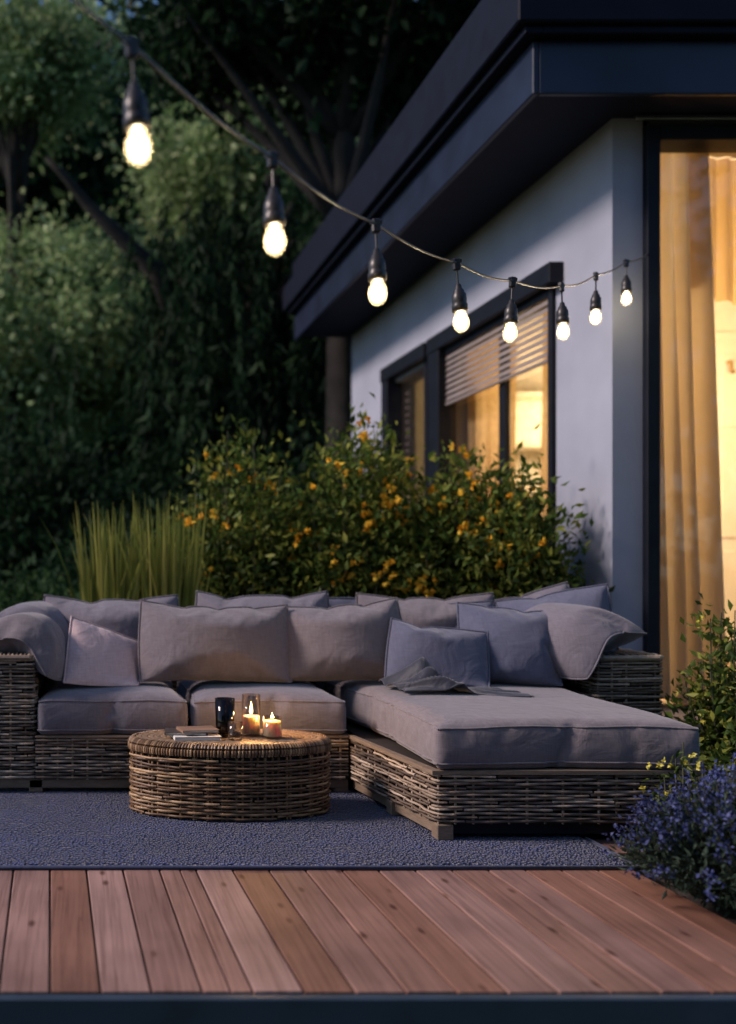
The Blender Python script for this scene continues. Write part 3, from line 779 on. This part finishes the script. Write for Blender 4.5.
fa.box(2.63, 2.668, 5.81, 12.28, ZT-.03, ZT+.28, .006); fa.box(2.669, 8.6, 5.81, 5.848, ZT-.03, ZT+.28, .006)
fa.build('fascia', M['fascia'], hs)
gt = MB()
prof = [(0,0),(.05,.0),(.05,.06),(.0,.06)]
gt.box(2.555, 2.66, 5.74, 12.31, ZT+.285, ZT+.33, .006); gt.box(2.661, 8.6, 5.74, 5.84, ZT+.285, ZT+.33, .006)
gt.build('drip_edge', M['roof'], hs)
rf = MB(); rf.box(2.50, 8.6, 5.70, 12.34, ZT+.335, ZT+.62, .01); rf.box(2.60, 8.6, 5.80, 12.25, ZT+.622, ZT+.9, .01); rf.build('roof', M['roof'], hs)
# side windows
def window(y0, y1, z0, z1, mull):
    fr = MB()
    fr.box(WX-.035, WX+.07, y0-.02, y0+.035, z0-.06, z1+.03, .004)           # near jamb
    fr.box(WX-.09, WX+.07, y1-.035, y1+(.24 if mull else .16), z0-.06, z1+.03, .004)
    fr.box(WX-.10, WX+.07, y0-.13, y1+(.25 if mull else .17), z1+.0305, z1+.17, .004)
    fr.box(WX-.11, WX+.07, y0-.07, y1+.17, z0-.10, z0-.0605, .004)
    o = fr.build('window_frame', M['black'], hs)
    if mull:
        mu = MB(); mu.box(WX+.012, WX+.06, mull-.05, mull+.05, z0-.06, z1+.03, .003); mu.build('mullion', M['black'], o)
    gl = MB(); gl.box(WX+.035, WX+.041, y0+.036, y1-.036, z0-.059, z1+.03); gl.build('pane', M['glass'], o)
    return o
window(*OW['a'], 7.86); window(*OW['b'], None)
# door: dark frame, brass edge, tall glass
df = MB()
df.box(3.490, 3.572, FY-.05, FY+.16, .14, 3.795, .005); df.box(6.2, 6.3, FY-.05, FY+.16, .14, 3.795, .005)
df.box(3.490, 6.3, FY-.06, FY+.17, 3.62, 3.80-.002, .005) if False else df.box(3.5725, 6.199, FY-.05, FY+.16, 3.70, 3.795, .005)
do = df.build('door_frame', M['black'], hs)
b_ = MB(); b_.box(3.573, 3.584, FY-.02, FY+.03, .19, 3.699, .002); b_.build('edge_trim', M['brass'], do)
b_ = MB(); b_.box(3.40, 8.2, FY-.085, FY-.055, 3.81, 3.835, .003); b_.build('blind_track', M['steel'], do)
b_ = MB(); b_.box(3.585, 6.199, FY+.06, FY+.068, .19, 3.70); b_.build('pane', M['glass'], do)
b_ = MB(); b_.box(3.573, 6.2, FY-.04, FY+.15, .14, .189, .004); b_.build('threshold', M['black'], do)
b_ = MB(); b_.box(3.35, 6.6, 5.72, 6.13, .13, .20, .006); b_.box(3.42, 6.5, 5.78, 6.1, -.05, .129)
st = b_.build('door_step', M['rail'], hs)

def curtain(name, path, z0, z1, folds, amp, mat, label, seed, gather=0, flare=0.0, group='curtains'):
    """hanging cloth along a straight plan path with folds that wander and merge on the way down"""
    (x0,y0),(x1,y1) = path; L = math.hypot(x1-x0, y1-y0); tx, ty = (x1-x0)/L, (y1-y0)/L; nx, ny = -ty, tx
    n = max(80, int(folds*16)); m = 60; rs = np.random.default_rng(seed); ph = rs.uniform(0, 6.3, 8); V = []
    for j in range(m+1):
        t = j/m; z = z1+(z0-z1)*t
        for i in range(n+1):
            u = i/n
            a = 2*math.pi*folds*(u+.02*math.sin(2.2*t+ph[1])*math.sin(6*u+ph[2]))
            f = math.sin(a+.9*math.sin(2.2*t+ph[3]))+.38*math.sin(1.63*a+ph[4]+1.6*t)*(.4+.6*t)+.3*math.sin(.6*a+ph[5])
            A = amp*(.65+.5*t+.25*math.sin(5*u+ph[6]+2*t))
            s = u*L*(1+flare*(t**2)*(1 if True else 0))-gather*L*.12*math.sin(math.pi*t)*u
            zz = z+(.02*math.sin(7*u+ph[7]) if j == m else 0)
            V.append((x0+tx*s+nx*A*f, y0+ty*s+ny*A*f, zz))
    F = [(j*(n+1)+i, j*(n+1)+i+1, (j+1)*(n+1)+i+1, (j+1)*(n+1)+i) for j in range(m) for i in range(n)]
    c = MB(); c.add(V, F); o = c.build(name, M[mat], smooth=True)
    return tag(o, label, 'curtain', group)
curtain('curtain', ((3.63,6.46),(4.09,6.51)), .21, 3.77, 4.6, .085, 'curtain', 'long beige curtain hanging to the floor behind the glass door', 3, flare=.22)
curtain('curtain', ((3.97,6.62),(4.9,6.64)), 2.83, 3.77, 8, .022, 'curtain2', 'short ochre valance curtain across the top of the glass door', 4)
curtain('curtain', ((3.485,9.02),(3.485,8.02)), .95, 2.97, 6, .03, 'curtain2', 'golden curtain in the near side window, beyond the mullion', 5)
curtain('curtain', ((3.485,7.55),(3.485,6.98)), .95, 2.97, 5, .03, 'curtain2', 'golden curtain in the near side window, at the jamb by the house corner', 6)
curtain('curtain', ((3.54,10.1),(3.54,9.35)), .95, 2.97, 5, .025, 'curtain_dim', 'dim rose curtain in the farther side window', 7)
# slatted blind, half lowered, in the near side window
bl = thing('window_blind', 'half lowered slatted blind at the top of the near side window', 'blind', (WX+.02, 7.9, 2.97))
hd = MB(); hd.box(WX-.034, WX+.008, 7.0, 8.95, 2.955, 2.995, .003); hd.build('head_rail', M['black'], bl)
sl_ = MB()
for k in range(8):
    z = 2.925-k*.052
    sl_.add([(WX-.030,7.0,z-.021),(WX-.030,8.95,z-.021),(WX-.008,8.95,z+.021),(WX-.008,7.0,z+.021),
             (WX-.027,7.0,z-.022),(WX-.027,8.95,z-.022),(WX-.005,8.95,z+.020),(WX-.005,7.0,z+.020)],
            [(0,3,2,1),(4,5,6,7),(0,1,5,4),(3,7,6,2),(0,4,7,3),(1,2,6,5)])
sl_.build('slats', M['blind'], bl)
br = MB(); br.box(WX-.031, WX-.004, 7.0, 8.95, 2.50, 2.525, .003); br.build('bottom_rail', M['blind'], bl)
bl2 = thing('window_blind', 'narrow slatted blind at the far side of the farther window', 'blind', (WX+.02, 10.2, 2.97))
sl_ = MB()
for k in range(26):
    z = 2.93-k*.075; sl_.box(WX+.10, WX+.14, 10.34, 10.46, z-.012, z+.012)
sl_.build('slats', M['blind'], bl2)
# room lamps: pendant in each lit room
def pendant(x, y, z, e, label):
    t = thing('pendant_lamp', label, 'lamp', (x,y,z), 'lamps inside the house')
    s = MB(); s.lathe([(.05,.16),(.14,.12),(.19,0),(.14,-.06),(.02,-.08)], (x,y,z), 24); s.build('lamp_shade', M['lamp'], t, smooth=True)
    c = MB(); c.tube([(x,y,z+.16),(x,y,3.78)], .006, 6); c.build('cord', M['black'], t)
    li = bpy.data.lights.new('lamp_light', 'POINT'); li.energy = e; li.color = (1,.72,.40); li.shadow_soft_size = .2
    lo = bpy.data.objects.new('lamp_light', li); COL.objects.link(lo); lo.location = (0,0,-.25); lo.parent = t
pendant(5.35, 7.3, 2.75, 75, 'glowing pendant lamp inside the room behind the glass door')
pendant(4.5, 8.3, 2.6, 95, 'glowing pendant lamp inside the room behind the near side window')
pendant(5.6, 10.7, 2.9, 26, 'dim pendant lamp inside the room behind the farther window')
# shelf against the inside partition, seen through the near window
sh = thing('shelf_unit', 'pale shelf unit against the inside wall seen through the near side window', 'shelf', (5.2,8.9,.19))
for z in (.2,.75,1.2,1.65,2.1,2.55):
    a = MB(); a.box(3.66, 4.58, 8.72, 9.04, z, z+.035); a.build('shelf', M['inner'], sh)
for x in (3.63, 4.581):
    a = MB(); a.box(x, x+.029, 8.72, 9.04, .19, 2.62); a.build('side_panel', M['inner'], sh)

# ------------------------------------------------------------------ string lights
WIREP = [(-.45,1.54,2.345),(.113,2.2,2.238),(.51,2.65,2.172),(.947,3.2,2.182),(1.43,3.8,2.238),(1.86,4.3,2.31),(2.335,4.85,2.44),(2.76,5.35,2.635),(3.25,5.95,2.885),(3.49,6.15,2.995)]
def cr(P, n=14):
    out = []
    for i in range(len(P)-1):
        p0 = Vector(P[max(i-1,0)]); p1 = Vector(P[i]); p2 = Vector(P[i+1]); p3 = Vector(P[min(i+2,len(P)-1)])
        for k in range(n):
            t = k/n; out.append(.5*((2*p1)+(-p0+p2)*t+(2*p0-5*p1+4*p2-p3)*t*t+(-p0+3*p1-3*p2+p3)*t**3)-Vector((0,0,.012*math.sin(math.pi*t))))
    out.append(Vector(P[-1])); return out
cb = MB(); cb.tube([(-2.4,-.6,3.3)]+cr(WIREP), .0044, 8)
tag(cb.build('light_cable', M['cable'], smooth=True), 'black cable of the string lights sagging from the upper left to the door frame', 'cable')
def bulb_lamp():
    t = thing('string_bulb', 'x', 'light bulb', (0,0,0), 'bulbs hanging from the string light cable')
    c = MB(); c.box(-.014,.014,-.009,.009,-.030,.016,.004); c.tube([(-.018,0,.006),(.018,0,.006)], .0085, 8); c.tube([(0,0,-.028),(0,0,-.085)], .0038, 6); c.build('hook', M['socket'], t)
    s = MB(); s.lathe([(.004,-.080),(.011,-.086),(.013,-.100),(.019,-.106),(.021,-.118),(.026,-.124),(.0275,-.150),(.0255,-.156),(.029,-.163),(.029,-.186),(.018,-.188)], n=20); s.build('socket', M['socket'], t, smooth=True)
    b = MB(); pr = [(.017,-.184),(.019,-.192),(.024,-.203),(.0285,-.216),(.030,-.228),(.0295,-.238),(.026,-.250),(.019,-.260),(.010,-.266),(.001,-.268)]
    b.lathe(pr, n=24); gb = b.build('bulb', M['bulb_glass'], t, smooth=True)
    b = MB(); b.lathe([(.006,-.188),(.011,-.200),(.018,-.214),(.0205,-.229),(.0175,-.243),(.010,-.252),(.001,-.256)], n=16); b.build('filament', M['bulb'], gb, smooth=True)
    return t
proto = bulb_lamp()
LB = ['largest lit bulb, hanging nearest the camera in front of the trees', 'second lit bulb along the cable, hanging before the dark trees',
      'lit bulb hanging just before the roof edge', 'lit bulb hanging in front of the side wall, left of the window header',
      'lit bulb hanging before the slatted blind at the window corner', 'lit bulb hanging beside the window on the bare blue wall',
      'lit bulb hanging close to the corner of the house wall', 'smallest lit bulb, hanging last beside the door frame']
for i, p in enumerate(WIREP[1:9]):
    if i == 0: o = proto
    else:
        o = proto.copy(); COL.objects.link(o)
        for ch in proto.children:
            k = ch.copy(); COL.objects.link(k); k.parent = o
            for gch in ch.children:
                q = gch.copy(); COL.objects.link(q); q.parent = k
    o.location = p; o['label'] = LB[i]; o.rotation_euler = (R(random.uniform(-5,5)), R(random.uniform(-5,5)), R(random.uniform(0,40)))

# ------------------------------------------------------------------ plants
def leaves(name, P, D, size, wr, mat, parent=None, fold=.12, seed=0):
    rs = np.random.default_rng(seed); n = len(P)
    D = D/np.maximum(np.linalg.norm(D, axis=1, keepdims=True), 1e-6)
    rnd = rs.normal(size=(n,3)); side = np.cross(D, rnd); side /= np.maximum(np.linalg.norm(side, axis=1, keepdims=True), 1e-6)
    nr = np.cross(D, side); s = np.asarray(size).reshape(-1,1)*np.ones((n,1))
    mid = P+D*s*.45; V = np.empty((n,4,3)); V[:,0] = P; V[:,1] = mid+side*s*wr*.5+nr*s*fold; V[:,2] = P+D*s-nr*s*fold*.6; V[:,3] = mid-side*s*wr*.5+nr*s*fold
    b = np.arange(n)[:,None]*4
    F = np.concatenate([b+np.array([0,1,2]), b+np.array([0,2,3])], 1).reshape(-1,3)
    return np_mesh(name, V.reshape(-1,3), F, mat, parent)
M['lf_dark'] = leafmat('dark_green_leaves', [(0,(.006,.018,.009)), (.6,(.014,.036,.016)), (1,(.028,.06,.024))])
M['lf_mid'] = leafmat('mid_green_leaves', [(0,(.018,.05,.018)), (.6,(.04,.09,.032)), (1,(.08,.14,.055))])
M['lf_lit_tint'] = leafmat('painted_bright_leaves', [(0,(.13,.22,.08)), (.5,(.25,.35,.15)), (1,(.42,.50,.27))])  # leaf colour lightened to stand in for sunlit foliage, sky gaps and haze
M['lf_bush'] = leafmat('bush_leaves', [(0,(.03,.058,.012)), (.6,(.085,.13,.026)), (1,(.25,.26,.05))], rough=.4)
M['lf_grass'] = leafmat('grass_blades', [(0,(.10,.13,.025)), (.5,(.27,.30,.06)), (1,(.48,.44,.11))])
M['petal'] = leafmat('orange_petals', [(0,(.60,.26,.02)), (.5,(.80,.44,.03)), (1,(.88,.62,.08))], transl=.25)
M['petal_y'] = leafmat('yellow_petals', [(0,(.6,.5,.06)), (1,(.8,.75,.2))], transl=.25)
M['petal_b'] = leafmat('blue_petals', [(0,(.04,.052,.15)), (.5,(.072,.09,.24)), (1,(.14,.165,.35))], transl=.25)
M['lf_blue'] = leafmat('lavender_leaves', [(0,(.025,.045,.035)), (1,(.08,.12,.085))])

def bez(a, b, bend, n=7):
    a = Vector(a); b = Vector(b); c = (a+b)/2+Vector(bend)
    return [(a*(1-t)**2+c*2*t*(1-t)+b*t*t) for t in [k/(n-1) for k in range(n)]]
def tree(name, label, base, H, cz, cr_, nclump, per, ls, mat, seed, tr=.18, lean=(0,0), group='trees behind the garden', weep=False, wr=.5, squash=.75, clump=.9, limb=None):
    rs = np.random.default_rng(seed); t = thing(name, label, 'tree', base, group); bx, by, bz = base
    tk = MB(); top = (bx+lean[0], by+lean[1], bz+H*.8)
    P = bez(base, top, (rs.uniform(-.3,.3), rs.uniform(-.2,.2), 0), 9); tk.tube(P, list(np.linspace(tr, tr*.3, 9)), 9)
    C = []
    for k in range(nclump):
        v = rs.normal(size=3); v /= np.linalg.norm(v); r = rs.uniform(.35, 1)**.6
        c = np.array([bx+lean[0]*.8, by+lean[1]*.8, bz+cz])+v*r*np.array([cr_, cr_, cr_*squash]); C.append(c)
        q = P[int(np.clip((c[2]-bz)/H*8, 2, 7))]
        if rs.random() < .6:
            tk.tube(bez(q, c, (rs.uniform(-.2,.2), rs.uniform(-.2,.2), rs.uniform(0,.5)), 6), list(np.linspace(tr*.38, tr*.06, 6)), 6)
    if limb: tk.tube(limb, list(np.linspace(tr*.45, tr*.06, len(limb))), 7)
    tk.build('trunk', M['bark'], t, smooth=True)
    C = np.array(C); pts = []; dr = []
    for c in C:
        sc_ = clump*rs.uniform(.6, 1.35)
        if not weep:
            p = c+rs.normal(size=(per,3))*np.array([sc_, sc_, sc_*.55])*.5; d_ = rs.normal(size=(per,3))+np.array([0,0,-.3])+(p-c)*.8
        else:
            ns = max(2, per//38); p = []; d_ = []
            for s in range(ns):
                o = c+rs.normal(size=3)*np.array([sc_,sc_,sc_*.4])*.5; ln = rs.uniform(.8, 2.6)
                tt = np.linspace(0, 1, 38)[:,None]
                q = o+tt*np.array([rs.normal(0,.15), rs.normal(0,.15), -ln])+rs.normal(size=(38,3))*.03
                p.append(q); d_.append(np.array([0,0,-1])+rs.normal(size=(38,3))*.45)
            p = np.concatenate(p); d_ = np.concatenate(d_)
        pts.append(p); dr.append(d_)
    pts = np.concatenate(pts); dr = np.concatenate(dr)
    leaves('crown', pts, dr, ls*rs.uniform(.6, 1.35, len(pts)), wr, M[mat], t, seed=seed)
    return t
tree('willow_tree', 'large dark weeping tree with a thick trunk and drooping foliage at the centre', (1.55,15,-.32), 9.0, 5.4, 1.75, 52, 420, .22, 'lf_dark', 31, tr=.40, lean=(1.35,0), weep=True, wr=.26, squash=1.15, clump=.9, limb=[(1.6,15,4.4),(1.15,14.9,5.4),(.6,14.8,5.9),(.1,14.8,6.4),(-.25,14.7,6.8),(-.5,14.6,7.0)])
tree('broadleaf_tree', 'leafy tree with brightness painted into its pale green leaves at the left behind the dark branches', (-.7,18,-.32), 9, 5.3, 2.2, 60, 820, .14, 'lf_lit_tint', 32, tr=.25, squash=.9)
tree('broadleaf_tree', 'tree crown with brightness painted into its pale green leaves behind the first two bulbs', (3.5,21,-.32), 12, 9.6, 1.9, 36, 700, .18, 'lf_lit_tint', 33, tr=.3)
tree('broadleaf_tree', 'tree with brightness painted into its pale leaves showing in the gap beside the roof edge', (6.9,24,-.32), 13, 10.4, 2.6, 46, 640, .2, 'lf_lit_tint', 34, tr=.24)
tree('broadleaf_tree', 'tree crown with brightness painted into its yellowish green leaves at the upper left corner', (-1.1,17,-.32), 11, 9.9, 1.3, 26, 600, .14, 'lf_lit_tint', 35, tr=.2)
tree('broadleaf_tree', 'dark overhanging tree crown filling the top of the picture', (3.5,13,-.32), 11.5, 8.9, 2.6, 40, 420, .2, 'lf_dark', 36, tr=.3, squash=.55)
far = [(-6,30),(-1.5,32),(3,33),(7.5,31),(12,33),(17,35)]
FL = ['tall dark tree of the far row, at the left edge', 'tall dark tree of the far row, left of the weeping tree', 'tall dark tree of the far row, behind the weeping tree', 'tall dark tree of the far row, right of the weeping tree', 'tall dark tree of the far row, rising behind the roof edge', 'tall dark tree of the far row, behind the house']
for k, (x, y) in enumerate(far):
    tree('far_tree', FL[k], (x,y,-.32), 20, 10, 5.2, 60, 400, .5, 'lf_dark' if k % 2 else 'lf_mid', 40+k, tr=.35, squash=1.75, clump=2.1, group='far row of trees')

# unseen leaf mass added behind the viewer to block sky light and darken the sofa fronts
rs = np.random.default_rng(77); n = 16000
cc = np.stack([rs.uniform(-16, 16, 90), rs.uniform(-12, -9, 90), rs.uniform(0, 8.5, 90)], 1); pp = cc[rs.integers(0, 90, n)]+rs.normal(size=(n,3))*np.array([1.3,.7,1.1])
pp[:,2] = np.maximum(pp[:,2], -.3)
tag(leaves('sky_blocker_foliage', pp, rs.normal(size=(n,3)), .5*rs.uniform(.6,1.3,n), .6, M['lf_dark'], seed=78), kind='stuff')

def shrub(name, label, base, rx, ry, h, nst, per, ls, mat, seed, group, flowers=None, nf=0, fs=.03, wr=.45, cat='shrub', topbias=.8, up=.2, spread=.10):
    rs = np.random.default_rng(seed); t = thing(name, label, cat, base, group); b = np.array(base); st = MB(); pts = []; dr = []; tips = []
    for k in range(nst):
        a = rs.uniform(0, 2*math.pi); r = rs.uniform(0,1)**.5
        hh = h*(rs.uniform(.45,1) if rs.random() < .8 else rs.uniform(.88,1.0))*(1-.42*r*r)
        tip = b+np.array([rx*r*math.cos(a), ry*r*math.sin(a), hh]); root = b+np.array([rx*.3*r*math.cos(a), ry*.3*r*math.sin(a), 0])
        P = bez(root, tip, (rx*.2*math.cos(a), ry*.2*math.sin(a), h*.06), 6); st.tube(P, list(np.linspace(.008, .0025, 6)), 5)
        PA = np.array([list(q) for q in P]); tt = rs.uniform(.12, 1, per)**topbias; i0 = np.clip((tt*5).astype(int), 0, 4); f = (tt*5-i0)[:,None]
        p = PA[i0]*(1-f)+PA[i0+1]*f+rs.normal(size=(per,3))*spread*np.array([1,1,.8]); pts.append(p)
        d_ = rs.normal(size=(per,3))*.8+np.array([0,0,up])+(p-b-np.array([0,0,h*.4]))*.7; dr.append(d_); tips.append(tip)
    st.build('stem', M['stem'], t)
    pts = np.concatenate(pts); pts[:,2] = np.maximum(pts[:,2], base[2]+.02); dr = np.concatenate(dr)
    leaves('foliage', pts, dr, ls*rs.uniform(.6,1.3,len(pts)), wr, M[mat], t, seed=seed)
    if flowers:
        tips = np.array(tips); fp = []; fd = []
        for q in range(nf):
            if rs.random() < .65: c = tips[rs.integers(len(tips))]+rs.normal(size=3)*np.array([.05,.05,.04])
            else: c = pts[rs.integers(len(pts))]+np.array([0,-.03,.02])
            for z in range(rs.integers(1, 5)):
                cc = c+rs.normal(size=3)*fs*.9
                ax = rs.normal(size=3)+np.array([0,-.6,.5])
                for pe in range(6): fp.append(cc); fd.append(rs.normal(size=3)+ax*.5)
        fp = np.array(fp); fd = np.array(fd)
        leaves('blossoms', fp, fd, fs*rs.uniform(.7,1.2,len(fp)), .8, M[flowers], t, fold=.18, seed=seed+1)
    return t
G = 'flowering shrubs behind the sofa'
shrub('flowering_shrub', 'orange flowered shrub at the left, its peak over the wide cushion', (1.14,7.0,-.3), .52, .45, 2.42, 90, 260, .068, 'lf_bush', 51, G, 'petal', 70, .044)
shrub('flowering_shrub', 'dense orange flowered shrub left of the dark window, behind the taupe cushion', (1.90,6.9,-.3), .50, .45, 2.48, 90, 260, .068, 'lf_bush', 52, G, 'petal', 75, .044)
shrub('flowering_shrub', 'orange flowered shrub in front of the lit side window', (2.50,6.75,-.3), .42, .4, 2.25, 80, 260, .068, 'lf_bush', 53, G, 'petal', 62, .044)
shrub('flowering_shrub', 'orange flowered shrub against the bare white wall at the right', (2.80,6.5,-.3), .28, .32, 2.12, 95, 300, .064, 'lf_bush', 54, G, 'petal', 42, .04)
shrub('round_shrub', 'dark rounded shrub at the far end of the house wall', (2.6,11.6,-.3), 1.0, .9, 3.0, 70, 160, .13, 'lf_dark', 55, 'dark background shrubs', spread=.2)
shrub('round_shrub', 'low dark shrub at the far left edge of the garden', (-.6,9.5,-.3), .7, .6, 1.3, 50, 140, .11, 'lf_mid', 56, 'dark background shrubs', spread=.16)
shrub('round_shrub', 'dark shrub behind the tall ornamental grass', (.7,10.5,-.3), 1.1, .8, 2.0, 70, 150, .12, 'lf_dark', 57, 'dark background shrubs', spread=.18)
shrub('round_shrub', 'broad black green shrub at the left, under the pale tree', (-.4,13,-.3), 1.6, 1.1, 3.3, 90, 160, .16, 'lf_dark', 58, 'dark background shrubs', spread=.28)
shrub('round_shrub', 'broad black green shrub beneath the weeping tree', (2.2,13.2,-.3), 1.4, 1.0, 2.6, 80, 150, .16, 'lf_dark', 59, 'dark background shrubs', spread=.28)

def grass_clump(label, base, r, h, n, seed, w=.011):
    rs = np.random.default_rng(seed); t = thing('ornamental_grass', label, 'grass plant', base, 'tall grasses behind the sofa'); V = []; F = []
    for k in range(n):
        a = rs.uniform(0, 6.28); q = r*rs.uniform(0,1)**.5; x0, y0 = base[0]+q*math.cos(a), base[1]+.5*q*math.sin(a)
        hh = h*rs.uniform(.65,1.05); lx = rs.normal(0,.025)+.03*math.cos(a)*q/r; ly = rs.normal(0,.05); droop = rs.uniform(0,.2) if rs.random() < .22 else 0
        b0 = len(V); ww = w*rs.uniform(.6,1.3); az = rs.uniform(-.6,.6)
        for i in range(9):
            t_ = i/8; wd = ww*(1-t_**3)+.0008
            x = x0+lx*t_**2*hh*1.2+droop*t_**4*(1 if lx > 0 else -1); y = y0+ly*t_**2*hh; z = base[2]+hh*(t_-.35*droop*t_**4)
            V += [(x-wd*math.cos(az), y-wd*math.sin(az), z), (x+wd*math.cos(az), y+wd*math.sin(az), z)]
            if i: F.append([b0+2*i-2, b0+2*i-1, b0+2*i+1, b0+2*i])
    np_mesh('blades', V, F, M['lf_grass'], t); return t
grass_clump('tall yellow green grass clump, the left one of the two behind the sofa', (.20,6.35,-.3), .15, 1.72, 190, 61, .014)
grass_clump('tall yellow green grass clump, the right one beside the flowering shrubs', (.54,6.35,-.3), .17, 1.78, 230, 62, .014)

# blue flowering plant in the bed at the right
def lavender(label, base, rx, ry, h, n, seed):
    rs = np.random.default_rng(seed); t = thing('lavender_bush', label, 'flower bush', base); st = MB(); b = np.array(base); lp = []; ld = []; fp = []; fd = []
    for k in range(n):
        a = rs.uniform(0, 6.28); r = rs.uniform(0,1)**.45; hh = h*math.sqrt(max(.04, 1-(r*.93)**2))*rs.uniform(.82,1.08)
        tip = b+np.array([rx*r*math.cos(a)*1.05, ry*r*math.sin(a), hh]); root = b+np.array([rx*.25*r*math.cos(a), ry*.25*r*math.sin(a), 0])
        P = bez(root, tip, (rx*.12*math.cos(a), ry*.12*math.sin(a), .03), 6); st.tube(P, .0016, 3, cap=False)
        PA = np.array([list(q) for q in P])
        tt = rs.uniform(.05, .92, 26); i0 = np.clip((tt*5).astype(int), 0, 4); f = (tt*5-i0)[:,None]
        p = PA[i0]*(1-f)+PA[i0+1]*f+rs.normal(size=(26,3))*.012; lp.append(p); ld.append(rs.normal(size=(26,3))+(PA[-1]-PA[0])*2.5)
        if rs.random() < .42:
            m = rs.integers(10, 24); u = rs.uniform(-.02, 1, m)[:,None]; ax = PA[-1]-PA[-2]; ax /= np.linalg.norm(ax)
            q = PA[-1]+ax*(u-.55)*.085+rs.normal(size=(m,3))*.0065; fp.append(q); fd.append(rs.normal(size=(m,3))+ax*.6)
    st.build('stem', M['stem'], t)
    lp = np.concatenate(lp); ld = np.concatenate(ld); lp[:,2] = np.maximum(lp[:,2], .01); leaves('foliage', lp, ld, .032*rs.uniform(.6,1.3,len(lp)), .3, M['lf_blue'], t, seed=seed)
    fp = np.concatenate(fp); fd = np.concatenate(fd); leaves('blossoms', fp, fd, .014*rs.uniform(.7,1.4,len(fp)), .75, M['petal_b'], t, fold=.2, seed=seed+1)
lavender('big blue flowered lavender bush spilling over the deck at the lower right', (2.25,3.25,-.04), .46, .36, .44, 900, 71)
lavender('smaller blue lavender bush behind the big one at the right edge', (2.75,3.75,-.04), .40, .30, .42, 420, 72)
GY = 'yellow flowered plants by the door'
shrub('leafy_shrub', 'dark leafy shrub with small yellow flowers before the door curtain', (3.10,4.72,-.05), .22, .22, 1.02, 30, 75, .055, 'lf_bush', 73, GY, 'petal_y', 20, .016, spread=.05)
shrub('leafy_shrub', 'low dark leafy plant beside the right armrest below the door step', (2.98,4.4,-.05), .20, .2, .5, 26, 70, .05, 'lf_bush', 74, GY, 'petal_y', 8, .014, spread=.05)
shrub('leafy_shrub', 'small sprig with yellow buds poking up against the chaise cushion', (2.23,3.68,-.05), .10, .08, .52, 10, 18, .035, 'lf_bush', 75, GY, 'petal_y', 9, .016, spread=.025)
# pebbles between the chaise and the lavender
rs = np.random.default_rng(9)
for k in range(46):
    x, y = rs.uniform(2.52,3.0), rs.uniform(3.78,4.3); r = rs.uniform(.018,.045)
    a = MB(); V = []; F = []
    a.lathe([(r*.05,-.6*r),(r*.7,-.45*r),(r,0),(r*.75,.42*r),(r*.08,.58*r)], (x,y,0), 9, rs.uniform(.8,1.3), rs.uniform(.7,1.1))
    v = np.array(a.v); v += rs.normal(size=v.shape)*r*.05; a.v = [tuple(q) for q in v]
    z0 = .0 if x < 2.86 else -.045
    o = a.build('pebble', M['pebble'], smooth=True)
    o.data.transform(Matrix.Translation((-x,-y,0))); o.location = (x,y,z0+r*.5)
    tag(o, 'grey rounded pebble lying in the bed between the chaise and the lavender', 'pebble', 'pebbles beside the chaise')
